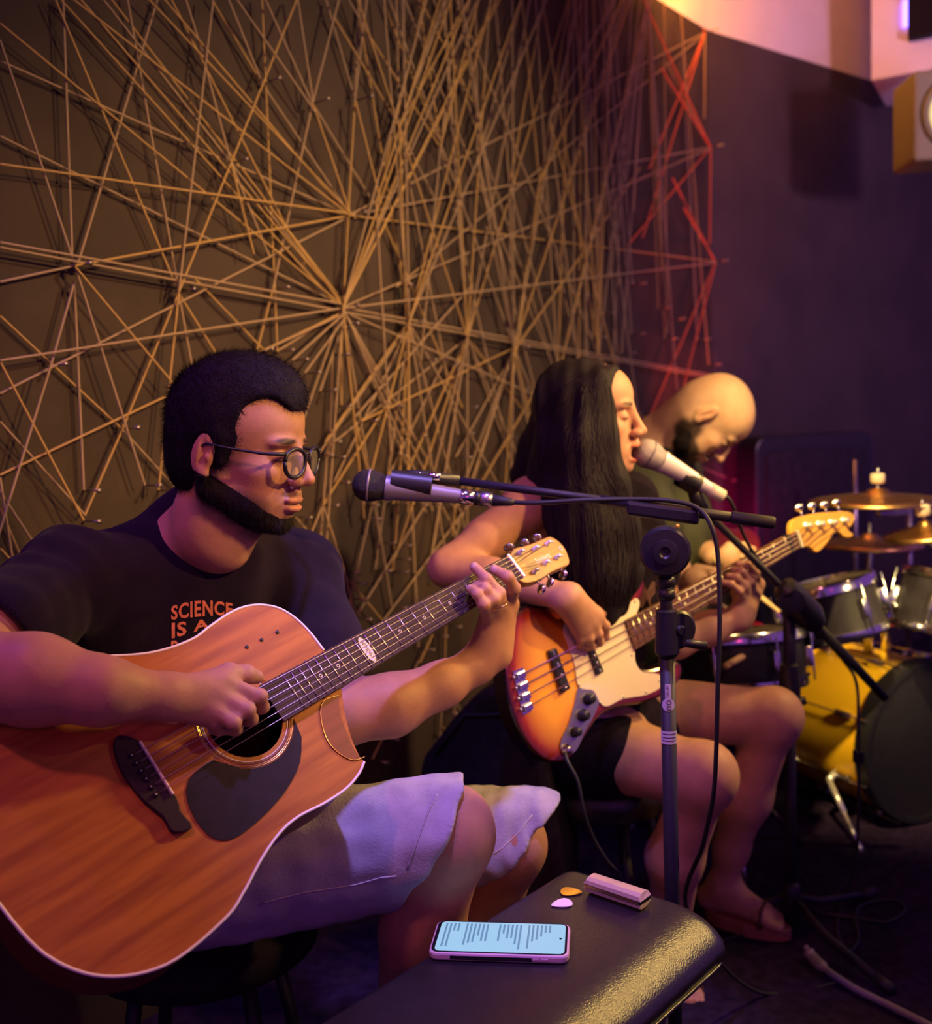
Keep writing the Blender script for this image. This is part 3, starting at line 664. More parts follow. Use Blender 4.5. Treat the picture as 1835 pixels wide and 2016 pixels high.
for i, ((x, y), (kx, ky), (sx_, sy_)) in enumerate(zip(posts, keys, screws)):
    p = HS.px(x, y); V, Fc = lathe(p, HS.n, [(0, .0048), (.0015, .0046), (.002, .003), (.010, .003), (.011, .0022)], 14); link('tuner_post', V, Fc, M['tuner'], head_)
    p2 = HS.px(sx_, sy_); V, Fc = lathe(p2, HS.n, [(0, .0022), (.002, .0018)], 10); link('tuner_screw', V, Fc, M['tuner'], head_)
    k_ = HS.px(kx, ky, -.008); sh = HS.px(x, y, -.008)
    V, Fc = join(tube([sh, k_], .0022, 8), ellv(k_, (unit(k_-sh), HS.u, HS.n), (.0085, .0050, .0095), 16, 10)); link('tuning_key', V, Fc, M['chrome'], guitar)
c_ = HS.pst(1068, 1099); tv_, tf_ = text_mesh('Strinberg', .0125, 1.0, .1)
th = math.atan2(HS.pst(1084, 1091)[1]-HS.pst(1054, 1107)[1], HS.pst(1084, 1091)[0]-HS.pst(1054, 1107)[0])
V = np.array([HS.at(c_[0]+v[0]*math.cos(th)+v[1]*math.sin(th), c_[1]+v[0]*math.sin(th)-v[1]*math.cos(th), .0006) for v in tv_]); link('logo_lettering', V, tf_, M['bone'], head_, smooth=False)
c_ = HS.pst(1104, 1080); V, Fc = circ_ring(HS, c_[0], c_[1], .0025, .0045, .0001, .0007, 20); link('head_emblem', V, Fc, M['bone'], head_)
# strings
for i in range(6):
    b0 = SP[i]; b1 = -.0178+.00712*i; a1_, c1_ = HS.pst(*posts[[0, 1, 2, 5, 4, 3][i]])
    V, Fc = tube([G.at(-.016, b0, .008), G.at(0, b0, .0145), G.at(.648, b1, .0158), HS.at(a1_, c1_, .006)], [.0007, .0007, .0006, .0006][0:4] if i < 3 else .0005, 5); link('string', V, Fc, M['string'], guitar)
for p in [(486, 1274), (515, 1260), (546, 1245)]:
    a, b = G.pst(*p); V, Fc = lathe(G.at(a, b, -.001), G.n, [(0, .0026), (.0022, .0026), (.0028, .0018)], 16); link('preamp_knob', V, Fc, M['black'], guitar)

# ================================================================ bass guitar
def solve_axis(p0, D0, p1, L):
    a = P(*p0, D0); best = None
    for D in np.linspace(D0, D0+.9, 900):
        b = P(*p1, D); e = abs(np.linalg.norm(b-a)-L)
        if best is None or e < best[0]: best = (e, b, D)
    return a, best[1], best[2]
b0_, b1_, DN = solve_axis((1038, 1350), 1.86, (1566, 1062), .864)
bu = unit(b1_-b0_)
def cross_axis(O, u, dx, dy):
    """unit vector orthogonal to u whose image direction at O is (dx, dy)"""
    r = unit(O-CAM); im = R@np.array([dx, -dy, 0.0]); v = im-r*((im@u)/(r@u)); return unit(v)
bv = cross_axis(b0_, bu, .33, .94)
B = Plane(b0_, bu, bv)
bass = thing('bass_guitar', B.at(.1, 0, -.02), 'sunburst electric bass with a cream pickguard on the lap of the singing woman', 'guitar')
bo = [(1022, 1203), (1045, 1192), (1090, 1196), (1140, 1196), (1190, 1175), (1225, 1150), (1245, 1135), (1268, 1142), (1268, 1168), (1252, 1195), (1232, 1222), (1224, 1232),
      (1244, 1278), (1246, 1300), (1262, 1316), (1290, 1316), (1320, 1304), (1340, 1306), (1342, 1330), (1318, 1362), (1270, 1383), (1215, 1393), (1180, 1412), (1152, 1452), (1128, 1488), (1100, 1502), (1068, 1494),
      (1035, 1460), (1008, 1400), (996, 1330), (998, 1260), (1006, 1222)]
bout = [tuple(p) for p in smooth_loop([np.array(B.pst(*p)) for p in bo], 6)]
# body as a shallow dome-edged slab with a sunburst finish
nb_ = len(bout); cen2 = np.mean(bout, 0); rings = []
def inset(pts, d):
    n = len(pts); o = []
    for i in range(n):
        t_ = np.array(pts[(i+1) % n])-np.array(pts[i-1]); t_ = t_/np.linalg.norm(t_); nn = np.array([-t_[1], t_[0]]); c = np.array(pts[i])
        if sgn < 0: nn = -nn
        o.append(tuple(c+nn*d))
    return o
sgn = 1 if sum(bout[i][0]*bout[(i+1) % nb_][1]-bout[(i+1) % nb_][0]*bout[i][1] for i in range(nb_)) > 0 else -1
lay = [(bout, -.040), (bout, -.005), (inset(bout, .0015), -.002), (inset(bout, .005), 0.0)]
V = []; Fc = []; 
for o_, h in lay: V += [B.at(a, b, h) for a, b in o_]
for l in range(len(lay)-1):
    for i in range(nb_): q = (l*nb_+i, l*nb_+(i+1) % nb_, (l+1)*nb_+(i+1) % nb_, (l+1)*nb_+i); Fc.append(q)
Fc.append(tuple(range(nb_))[::-1])
# top face subdivided as a grid so the burst can fade
from mathutils.geometry import delaunay_2d_cdt
inn = lay[-1][0]; ga = np.array(inn); pts2 = [Vector(p) for p in inn]
for a in np.arange(ga[:, 0].min(), ga[:, 0].max(), .008):
    for b in np.arange(ga[:, 1].min(), ga[:, 1].max(), .008): pts2.append(Vector((a, b)))
r_ = delaunay_2d_cdt(pts2, [], [list(range(nb_))], 1, 1e-5)
base = len(V); vv = [(p.x, p.y) for p in r_[0]]; V += [B.at(a, b, 0.0) for a, b in vv]
for f in r_[2]:
    f = [i+base for i in f]; nn = np.cross(V[f[1]]-V[f[0]], V[f[2]]-V[f[0]]); Fc.append(tuple(f if nn@B.n > 0 else f[::-1]))
V = np.array(V); ab = np.array([B.st(v) for v in V]); ol = np.array(bout)
dist = np.min(np.linalg.norm(ab[:, None]-ol[None], axis=2), 1)
dist[:3*nb_] = 0
A_, Bc, Cc = np.array([.012, .004, .004]), np.array([.28, .02, .006]), np.array([.88, .40, .02])
t1 = np.clip(dist/.022, 0, 1)[:, None]; t2 = np.clip((dist-.020)/.055, 0, 1)[:, None]**.8
colr = (A_*(1-t1)+Bc*t1)*(1-t2)+Cc*t2
link('body', V, Fc, M['bassred'], bass, smooth=False, colors=colr)
def bp(*pp, n=4, closed=True): return [tuple(p) for p in smooth_loop([np.array(B.pst(*q)) for q in pp], n)]
B.add('pickguard', bp((1250, 1178), (1257, 1190), (1248, 1212), (1228, 1226), (1238, 1255), (1247, 1277), (1249, 1302), (1262, 1322), (1290, 1326), (1302, 1334), (1300, 1352), (1270, 1368), (1225, 1376), (1195, 1390), (1180, 1384), (1166, 1360), (1138, 1352), (1130, 1310), (1118, 1270), (1108, 1240), (1118, 1222), (1150, 1212), (1195, 1208), (1228, 1196)), .0005, .003, M['cream'], bass)
B.add('control_plate', bp((1138, 1354), (1166, 1362), (1178, 1380), (1166, 1412), (1150, 1440), (1134, 1475), (1118, 1484), (1103, 1476), (1104, 1455), (1118, 1425), (1130, 1385)), .0005, .0028, M['steel'], bass)
for x, y, r0 in ((1157, 1376, .012), (1146, 1408, .012), (1131, 1441, .010)):
    V, Fc = lathe(B.px(x, y, .002), B.n, [(0, r0), (.004, r0), (.006, r0*.82), (.014, r0*.75), (.016, r0*.6), (.016, .001)], 24); link('control_knob', V, Fc, M['black'], bass)
V, Fc = lathe(B.px(1114, 1476, .002), B.n, [(0, .011), (.003, .011), (.004, .007), (.012, .007), (.013, .003)], 20); link('output_jack', V, Fc, M['chrome'], bass)
for nm_, q in (('bridge_pickup', ((1074, 1281), (1090, 1276), (1118, 1356), (1101, 1366))), ('neck_pickup', ((1150, 1272), (1162, 1270), (1184, 1323), (1170, 1330)))):
    pk = B.add(nm_, bp(*q, n=1), .002, .010, M['black'], bass, bevel=.003)
    c_ = np.array([B.pst(*k) for k in q]); s0 = (c_[0]+c_[1])/2; s1 = (c_[3]+c_[2])/2
    for k in range(8):
        p = s0+(s1-s0)*(.10+.8*(k//2)/3+(.025 if k % 2 else -.025)); V, Fc = lathe(B.at(p[0], p[1], .009), B.n, [(0, .0026), (.002, .0024)], 10); link('pole_piece', V, Fc, M['chrome'], pk)
brg = B.add('bridge', bp((1008, 1322), (1028, 1314), (1046, 1398), (1028, 1408), n=1), .0005, .003, M['chrome'], bass)
for k in range(4):
    x, y = 1026+4.6*k, 1329+21*k; p = B.px(x, y, .006); V, Fc = box(p, (B.u, B.v, B.n), (.019, .012, .008)); link('saddle', V, Fc, M['chrome'], brg, smooth=False, bevel=.0015)
    p = B.px(x-13, y+4, .006); V, Fc = tube([p, p-B.u*.004], .003, 8); link('saddle_screw', V, Fc, M['steel'], brg)
for x, y in ((1250, 1184), (1210, 1216), (1244, 1290), (1298, 1340), (1272, 1362), (1228, 1372), (1140, 1348), (1182, 1384)):
    V, Fc = lathe(B.px(x, y, .003), B.n, [(0, .003), (.0012, .0022)], 10); link('guard_screw', V, Fc, M['steel'], bass)
# neck
e0, e1 = B.pst(1225, 1224), B.pst(1246, 1277); ac = (e0[0]+e1[0])/2; am = (e0[1]+e1[1])/2; LN_ = .864
def bh(a): return .031-(.031-.0195)*(a-ac)/(LN_-ac)
NV = []; NF = []; ks = [ac, ac+.05, ac+.2, ac+.4, LN_+.004]
def bc_(a): return am*(1-(a-ac)/(LN_-ac))
for a in ks:
    for k in range(9):
        t_ = math.pi*k/8; NV.append(B.at(a, bc_(a)+bh(a)*math.cos(t_), .004-(.024*math.sin(t_)**.8 if 0 < k < 8 else 0)))
for i in range(len(ks)-1):
    for k in range(8): q = i*9+k; NF.append((q, q+1, q+10, q+9))
    NF.append((i*9, i*9+9, i*9+17, i*9+8))
NF += [tuple(range(9)), tuple((len(ks)-1)*9+k for k in range(9))[::-1]]
link('neck', np.array(NV), NF, M['maple'], bass, auto=50, uv=[(i*.02, i % 9*.01) for i in range(len(NV))])
fb2 = B.add('fretboard', [(ac, bc_(ac)-bh(ac)), (LN_, -.0195), (LN_, .0195), (ac, bc_(ac)+bh(ac))], .004, .009, M['sunboard'], bass)
for i in range(1, 21):
    a = LN_*2**(-i/12)
    if a < ac+.004: break
    V, Fc = tube([B.at(a, bc_(a)-bh(a), .0092), B.at(a, bc_(a)+bh(a), .0092)], .0012, 6); link('fret', V, Fc, M['fret'], fb2)
    if i in (3, 5, 7, 9, 12, 15, 17): a2 = LN_*2**(-(i-.5)/12); V, Fc = lathe(B.at(a2, bc_(a2), .0088), B.n, [(0, .003), (.0006, .003)], 14); link('inlay_dot', V, Fc, M['bone'], fb2)
V, Fc = B.bx(LN_+.002, 0, .008, (.004, .040, .010)); link('nut', V, Fc, M['bone'], bass, smooth=False)
BHd = Plane(B.at(LN_+.004, 0, -.004), B.u, B.v)
hp = [(1562, 1024), (1600, 1012), (1640, 1008), (1668, 1007), (1681, 1013), (1683, 1022), (1677, 1034), (1672, 1044), (1680, 1052), (1674, 1058), (1662, 1056), (1652, 1047), (1641, 1052), (1628, 1070), (1610, 1087), (1596, 1078), (1582, 1076), (1570, 1080), (1558, 1052)]
bhd = BHd.add('headstock', [tuple(p) for p in smooth_loop([np.array(BHd.pst(*p)) for p in hp], 4)], -.013, 0, M['maple'], bass, bevel=.002)
bposts = [(1587, 1035), (1612, 1032), (1636, 1029), (1660, 1025)]
for i, (x, y) in enumerate(bposts):
    V, Fc = lathe(BHd.px(x, y), BHd.n, [(0, .0095), (.002, .0095), (.003, .006), (.013, .0055), (.014, .0065), (.015, .003)], 18); link('tuner_post', V, Fc, M['tuner'], bhd)
    kx, ky = x-14, y-34; k_ = BHd.px(kx, ky, -.010); s_ = BHd.px(x, y, -.010); d = unit(k_-s_)
    V, Fc = join(tube([s_, k_], .003, 8), tube([k_-d*.004, k_+d*.008], .011, 12, sx=.35), tube([k_-d*.006, k_+d*.010], [.006, .004], 10)); link('tuning_key', V, Fc, M['chrome'], bass)
for i in range(4):
    b_a = B.px(1026+4.6*i, 1329+21*i, .012); s_ = B.st(b_a)
    V, Fc = tube([b_a, B.at(LN_, -.0145+.0097*i, .0125), BHd.px(*bposts[i], .008)], [.0014-.0002*i]*3, 5); link('string', V, Fc, M['string'], bass)
a = .78; V, Fc = B.bx(LN_*2**(-.7/12), 0, .004, (.007, .043, .017)); link('fret_wrap', V, Fc, M['black'], bass, smooth=False, label='dark band wrapped round the neck near the nut')

# ================================================================ heads and hands
class Head:
    def __init__(s, o, yaw, pitch, roll=0, sc_=1.0):
        """yaw: facing direction turned from +X towards the camera (-Y); pitch: looking down; radians"""
        cy, sy, cp, sp = math.cos(yaw), math.sin(yaw), math.cos(pitch), math.sin(pitch)
        f = np.array([cy*cp, -sy*cp, -sp]); l = np.array([sy, cy, 0]); u = np.cross(f, l)
        if roll: l, u = l*math.cos(roll)+u*math.sin(roll), u*math.cos(roll)-l*math.sin(roll)
        s.o = np.asarray(o, float); s.A = np.array([f, l, u]); s.k = sc_
    def __call__(s, x, y, z): return s.o+(np.array([x, y, z])@s.A)*s.k
    def ell(s, S, c, r, k=.012, op='u', rot=None):
        A = s.A if rot is None else np.array(rot)@s.A
        S.ell(s(*c), np.array(r)*s.k, A, k*s.k, op)
    def cone(s, S, a, b, r1, r2, k=.01): S.cone(s(*a), s(*b), r1*s.k, r2*s.k, k*s.k)
def ry(a): c, s_ = math.cos(a), math.sin(a); return [[c, 0, s_], [0, 1, 0], [-s_, 0, c]]
def build_head(S, H, female=False, mouth=0.0, crz=.088, cranx=.096, ears=True, brow=1.0, nose=1.0, neck=.058):
    E = H.ell; K = H.cone
    E(S, (-.008, 0, .044), (cranx, .075, crz), .01)
    E(S, (.035, 0, .048), (.062, .064, .058), .03)
    E(S, (.030, 0, -.025), (.060, .056, .072), .03)
    j = .050 if female else .056
    for sgn_ in (-1, 1):
        K(S, (-.012, sgn_*j, -.045), (.058, sgn_*.022, -.088), .017, .015, .03)
        E(S, (.058, sgn_*.040, -.020), (.026, .022, .022), .018)
        E(S, (.082, sgn_*.028, .024), (.016, .024, .0085), .012)                   # brow ridge
        E(S, (.050, sgn_*.034, -.055), (.030, .020, .026), .02)
    E(S, (.074, 0, -.093), (.018, .022, .017), .016)                                # chin
    E(S, (.074, 0, -.064), (.022, .028, .022), .014)                                # muzzle
    for sgn_ in (-1, 1):
        E(S, (.100, sgn_*.031, .006), (.020, .018, .012), .012, 's')                # eye socket
        E(S, (.0765, sgn_*.0315, .004), (.0145, .0155, .0125), .004)                # eye under the lid
        K(S, (.0905, sgn_*.022, .0005), (.086, sgn_*.043, .0015), .0020, .0016, .003)
    K(S, (.092, 0, .020), (.110*nose+.0, 0, -.014), .0075, .0085, .012)             # nose bridge
    E(S, (.1135*nose, 0, -.0265), (.0125, .0115, .0105), .008)                      # tip
    for sgn_ in (-1, 1):
        E(S, (.102, sgn_*.0125, -.0305), (.012, .0085, .0085), .005)
        E(S, (.105, sgn_*.0075, -.0395), (.006, .0040, .0045), .003, 's')
    E(S, (.100, 0, -.0515), (.006, .010, .012), .010)
    if mouth:
        E(S, (.096, 0, -.0555), (.0125, .022, .0062), .005)
        E(S, (.088, 0, -.0830), (.0125, .019, .0070), .005)
        E(S, (.096, 0, -.0685), (.022, .0165, .0075*(1+mouth)), .004, 's')
    else:
        E(S, (.0955, 0, -.0585), (.0105, .024, .0058), .004)
        E(S, (.0945, 0, -.0705), (.0110, .021, .0070), .004)
        K(S, (.104, -.020, -.0645), (.104, .020, -.0645), .0018, .0018, .003) if False else E(S, (.106, 0, -.0648), (.008, .027, .0013), .003, 's')
    if ears:
        for sgn_ in (-1, 1):
            rot = ry(-.18)
            E(S, (-.012, sgn_*.078, .002), (.0175, .0075, .031), .006, 'u', rot)
            E(S, (-.010, sgn_*.0855, .004), (.0115, .0050, .0205), .004, 's', rot)
            E(S, (-.017, sgn_*.0815, .004), (.0045, .0048, .018), .003, 'u', rot)
            E(S, (-.003, sgn_*.0805, -.002), (.0045, .0050, .006), .003)
            E(S, (-.010, sgn_*.0790, -.026), (.0095, .0060, .0085), .005)
def face_blobs(H, skin, lip, browc, mouth=0, lashes=True, female=False):
    A = H.A; k = H.k; b = []
    sh = np.array(skin)
    for s_ in (-1, 1):
        b.append((H(.098, s_*.033, .0275), np.array((.030, .022, .0050 if not female else .0042))*k, A, browc, .95))
        b.append((H(.088, s_*.033, -.0005), np.array((.016, .016, .0022))*k, A, (.02, .01, .01), .85))
        b.append((H(.070, s_*.045, -.030), np.array((.03, .02, .022))*k, A, sh*np.array([1.08, .82, .8]), .35))
        b.append((H(-.010, s_*.082, .005), np.array((.02, .012, .03))*k, A, sh*np.array([1.0, .75, .7]), .5))
    if mouth:
        b.append((H(.100, 0, -.0560), np.array((.018, .024, .0062))*k, A, lip, .85)); b.append((H(.092, 0, -.0835), np.array((.018, .021, .0062))*k, A, lip, .85))
        b.append((H(.078, 0, -.069), np.array((.018, .018, .009))*k, A, (.04, .008, .008), .95))
    else:
        b.append((H(.100, 0, -.0585), np.array((.016, .024, .0050))*k, A, lip, .75)); b.append((H(.099, 0, -.0710), np.array((.016, .021, .0058))*k, A, lip, .8))
        b.append((H(.104, 0, -.0648), np.array((.016, .026, .0014))*k, A, (.05, .015, .012), .8))
    b.append((H(.115, 0, -.030), np.array((.016, .016, .014))*k, A, sh*np.array([1.1, .8, .75]), .4))
    return b
def finger(S, pts, r0=.0092, r1=.0070, k=.003):
    n = len(pts); rs_ = [r0+(r1-r0)*i/(n-1) for i in range(n)]
    for i in range(n-1):
        S.cone(pts[i], pts[i+1], rs_[i], rs_[i+1], k if i else .012)
        if i < n-2: S.ell(pts[i+1], (rs_[i+1]*1.07,)*3, None, .004)
def vnormals(V, Q):
    n = np.cross(V[Q[:, 2]]-V[Q[:, 0]], V[Q[:, 3]]-V[Q[:, 1]]); N_ = np.zeros_like(V)
    for c in range(4): np.add.at(N_, Q[:, c], n)
    return N_/(np.linalg.norm(N_, axis=1)[:, None]+1e-12)
def fuzz(V, Nn, count, length, flow, seed=1, w_=.00028, sel=None, lift=.55):
    """short hairs standing on a surface -> V, F"""
    r = np.random.RandomState(seed); idx = r.randint(0, len(V), count)
    if sel is not None: idx = idx[sel(V[idx])]
    p = V[idx]; n_ = Nn[idx]; fl = flow(p) if callable(flow) else np.tile(flow, (len(p), 1))
    fl = fl-(fl*n_).sum(1)[:, None]*n_; fl /= np.linalg.norm(fl, axis=1)[:, None]+1e-9
    d = fl*(1-lift)+n_*lift+r.normal(size=p.shape)*.22; d /= np.linalg.norm(d, axis=1)[:, None]
    L = length*r.uniform(.5, 1.2, len(p))[:, None]; sd = np.cross(d, n_+.01); sd /= np.linalg.norm(sd, axis=1)[:, None]+1e-9
    a = p+r.normal(size=p.shape)*.0008-n_*.001
    VV = np.stack([a-sd*w_, a+sd*w_, a+d*L+fl*L*.25], 1).reshape(-1, 3); n = len(p)
    return VV, np.arange(3*n).reshape(n, 3)
def add_sdf(name, S, h, m, parent, **k):
    V, Q = S.mesh(h); return link(name, V, Q, m, parent, **k), V, Q

# ================================================================ seated man with the acoustic guitar
SK = (.46, .235, .15)
man = thing('person', P(330, 1740, 1.52)*np.array([1, 1, 0]), 'person in glasses, navy t-shirt and denim shorts seated playing the acoustic guitar', 'person')
mH = Head(P(466, 893, 1.50), math.radians(15), math.radians(7), 0, 1.0)
S = Sdf()
build_head(S, mH, cranx=.092, crz=.090)
nb = P(396, 1050, 1.60)
S.cone(mH(-.022, 0, -.03), mH(-.036, 0, -.125), .052, .054, .02)
S.cone(mH(-.034, 0, -.10), nb, .053, .062, .03)
S.cone(mH(.02, 0, -.085), mH(-.01, 0, -.14), .028, .034, .03)
shR, shL = P(138, 1136, 1.46), P(590, 1130, 1.70)
S.cone(nb-np.array([0, 0, .03]), (shR*.8+nb*.2), .052, .045, .04); S.cone(nb-np.array([0, 0, .03]), (shL*.8+nb*.2), .052, .045, .04)
tf = unit(np.cross(shL-shR, [0, 0, 1.])); tf = tf if tf[1] < 0 else -tf          # torso front
tl = unit(shL-shR); TA = np.array([tf, tl, np.cross(tf, tl)])
S.ell(P(372, 1210, 1.64), (.105, .175, .17), TA, .05); S.ell(P(345, 1470, 1.62), (.115, .155, .19), TA, .05); S.ell(P(330, 1650, 1.58), (.13, .17, .12), TA, .05)
# right arm (left of the picture) over the guitar
elR = P(-95, 1322, 1.175); wrR = G.px(322, 1369, .052)
S.cone(shR, elR, .052, .046, .03); S.cone(elR, P(70, 1338, 1.165), .052, .050, .02); S.cone(P(70, 1338, 1.165), P(200, 1360, 1.17), .050, .037, .02); S.cone(P(200, 1360, 1.17), wrR, .037, .0255, .02)
kn = [G.px(438, 1342, .052), G.px(424, 1366, .050), G.px(408, 1390, .045), G.px(394, 1408, .036)]
for i, q in enumerate(kn): S.cone(wrR+(kn[3]-kn[0])*(.12*i-.16), q, .0185, .0125-.0006*i, .014)
finger(S, [kn[0], G.px(512, 1371, .054), G.px(516, 1392, .028), G.px(490, 1400, .014)], .0094, .0078)
finger(S, [kn[1], G.px(488, 1398, .056), G.px(494, 1416, .030), G.px(470, 1420, .014)], .0094, .0078)
finger(S, [kn[2], G.px(460, 1423, .052), G.px(464, 1435, .026), G.px(442, 1436, .014)], .0090, .0075)
finger(S, [kn[3], G.px(424, 1423, .036), G.px(432, 1436, .020), G.px(418, 1436, .012)], .0090, .0068)
finger(S, [G.px(395, 1350, .040), G.px(450, 1329, .044), G.px(484, 1328, .040), G.px(506, 1333, .032)], .0165, .0088, .006)
# left arm (behind the guitar) up to the neck
elL = P(668, 1405, 1.55); wrL = P(938, 1310, 1.63)
S.cone(shL, elL, .050, .045, .03); S.cone(elL, P(770, 1388, 1.57), .050, .046, .02); S.cone(P(770, 1388, 1.57), P(870, 1348, 1.60), .046, .034, .02); S.cone(P(870, 1348, 1.60), wrL, .034, .027, .02)
kL = [P(1003, 1190, 1.645), P(990, 1203, 1.635), P(975, 1212, 1.628), P(960, 1221, 1.622)]
heel = P(962, 1285, 1.64)
S.cone(wrL, heel, .028, .027, .02)
for i, q in enumerate(kL): S.cone(heel+(kL[3]-kL[0])*(.14*i-.2), q, .021, .0150-.0008*i, .02)
S.cone(P(985, 1290, 1.64), P(1000, 1215, 1.67), .018, .014, .015)
g_ = lambda x, y, h: G.px(x, y, h)
finger(S, [kL[0], g_(1012, 1158, .022), g_(1000, 1136, .040), g_(973, 1121, .024)], .0108, .0080)
finger(S, [kL[1], g_(983, 1168, .036), g_(958, 1140, .042), g_(934, 1116, .026)], .0102, .0078)
finger(S, [kL[2], g_(972, 1180, .038), g_(956, 1160, .044), g_(938, 1152, .025)], .0100, .0074)
finger(S, [kL[3], g_(952, 1190, .042), g_(940, 1170, .046), g_(926, 1159, .024)], .0095, .0072)
finger(S, [P(985, 1255, 1.66), P(965, 1200, 1.70), P(950, 1165, 1.70)], .015, .010)
# legs
hipR, hipL = P(350, 1735, 1.52), P(470, 1655, 1.70)
knR, knL = P(884, 1652, 1.46), P(1002, 1668, 1.68)
anR, anL = P(770, 2180, 1.56), P(880, 2120, 1.86)
S.cone(hipR, knR, .082, .056, .02); S.ell(P(898, 1626, 1.455), (.052, .052, .058), None, .02); S.cone(knR, P(830, 1830, 1.50), .056, .058, .03); S.cone(P(830, 1830, 1.50), anR, .058, .036, .03)
S.cone(hipL, knL, .080, .054, .02); S.ell(P(1010, 1652, 1.67), (.050, .050, .054), None, .02); S.cone(knL, P(955, 1800, 1.74), .053, .054, .03); S.cone(P(955, 1800, 1.74), anL, .054, .036, .03)
for an in (anR, anL): S.cone(an, np.array([an[0]+.02, an[1], .05]), .036, .034, .02); S.cone(np.array([an[0], an[1], .035]), np.array([an[0]+.17, an[1]-.08, .03]), .034, .026, .03)
V, Q = S.mesh(.0028); mV, mQ = V, Q
bl = face_blobs(mH, SK, (.50, .20, .16), (.025, .015, .012))
stub = (.075, .045, .04)
for c, r, st in (((.02, -.050, -.072), (.060, .028, .030), .72), ((.06, 0, -.105), (.045, .045, .022), .85), ((-.01, -.062, -.045), (.022, .02, .040), .75), ((.088, 0, -.050), (.02, .026, .0060), .7), ((.092, 0, -.087), (.02, .020, .012), .72),
                 ((.02, .050, -.072), (.060, .028, .030), .72), ((.015, 0, -.10), (.04, .05, .03), .6)):
    bl.append((mH(*c), r, mH.A, stub, st))
bl.insert(0, (mH(-.02, 0, .08), (.095, .085, .085), mH.A, (.02, .015, .015), 0))
col = blobs(V, SK, bl)
for tip in ((926, 1158), (973, 1120), (934, 1115)): col = np.where((np.linalg.norm(V-G.px(*tip, .030), axis=1) < .006)[:, None], col*.6+np.array((.62, .45, .45))*.4, col)
mbody = link('body', V, Q, M['skin'], man, colors=col)
# hair: cap around the cranium, cut back from the forehead, temple and neck
S = Sdf()
mH.ell(S, (-.010, 0, .048), (.101, .082, .097), .01); mH.ell(S, (.022, 0, .090), (.078, .062, .055), .03)
mH.ell(S, (-.045, 0, -.005), (.062, .070, .075), .02)
for s_ in (-1, 1): mH.cone(S, (.010, s_*.066, .03), (.006, s_*.066, -.018), .013, .007, .01)
mH.ell(S, (.085, 0, .012), (.060, .11, .060), .006, 's')                # face
mH.ell(S, (.078, -.075, .050), (.040, .060, .044), .006, 's'); mH.ell(S, (.078, .075, .050), (.040, .060, .044), .006, 's')
mH.ell(S, (.035, 0, -.055), (.060, .12, .055), .006, 's')
for s_ in (-1, 1): mH.ell(S, (-.014, s_*.090, -.004), (.022, .030, .036), .004, 's')
mH.ell(S, (-.07, 0, -.105), (.10, .12, .050), .01, 's')
wv = wobble(.0007, 110, 3); S.disp = wv
V, Q = S.mesh(.003); Nn = vnormals(V, Q)
hr_ = link('hair', V, Q, M['hair'], man)
fv, ff = fuzz(V, Nn, 26000, .011, mH.A[0]*.6-mH.A[2]*.3, 2, .0003, lift=.5)
link('short_strands', fv, ff, M['strand'], hr_, smooth=False, kind='stuff')
# beard: a raised patch over jaw, cheeks, chin and upper lip
def beard_patch(V, Q, H, wf, thick, parent, seed, count, hl=.006):
    L = (V-H.o)@H.A.T/H.k; near = (np.abs(L) < .16).all(1); w_ = np.where(near, wf(L[:, 0], L[:, 1], L[:, 2]), 0)
    keep = (w_[Q] > .02).all(1) & ((L[Q][:, :, 0] > -.04).all(1)); Qk = Q[keep]; used = np.unique(Qk); mp = np.full(len(V), -1); mp[used] = np.arange(len(used))
    N_ = vnormals(V, Q)[used]; Vp = V[used]+N_*(w_[used]*thick-.0004)[:, None]
    o = link('beard', Vp, mp[Qk], M['beard'], parent)
    fv, ff = fuzz(Vp, N_, count, hl, -H.A[2]+H.A[0]*.4, seed, .00028, lift=.5); link('short_strands', fv, ff, M['strand'], o, smooth=False, kind='stuff')
def man_beard(x, y, z):
    zl = np.interp(x, [-.03, .0, .03, .06, .075, .085, .12], [-.015, -.026, -.042, -.058, -.074, -.082, -.082])
    zb = np.interp(x, [-.03, .0, .03, .06, .08], [-.062, -.078, -.100, -.122, -.13])
    w1 = np.clip((zl-z)/.022, 0, 1)*np.clip((z-zb)/.016, 0, 1)*np.clip((x+.032)/.012, 0, 1)
    w2 = np.clip(1.3-np.sqrt(((x-.095)/.018)**2+(y/.026)**2+((z+.0505)/.0045)**2), 0, .22)
    return w1
beard_patch(mV, mQ, mH, man_beard, .0024, man, 5, 9000)
# t-shirt
S = Sdf()
S.cone(nb-np.array([0, 0, .035]), shR+np.array([0, 0, -.005]), .072, .066, .05); S.cone(nb-np.array([0, 0, .035]), shL, .072, .062, .05)
S.cone(nb+np.array([0, 0, .022]), nb-np.array([0, 0, .05]), .066, .085, .03)
S.ell(P(372, 1215, 1.64), (.125, .195, .18), TA, .05); S.ell(P(350, 1460, 1.62), (.135, .180, .20), TA, .06); S.ell(P(340, 1620, 1.58), (.150, .190, .10), TA, .05)
eR = shR+(elR-shR)*.62; eL = shL+(elL-shL)*.66
S.cone(shR, eR, .070, .074, .04); S.cone(shL, eL, .066, .066, .04)
S.cut(shR+(elR-shR)*.55, elR-shR, .004) if False else None
wa = wobble(.0060, 20, 4); wb = wobble(.0022, 60, 14, TA[2]); S.disp = lambda q: wa(q)+wb(q)
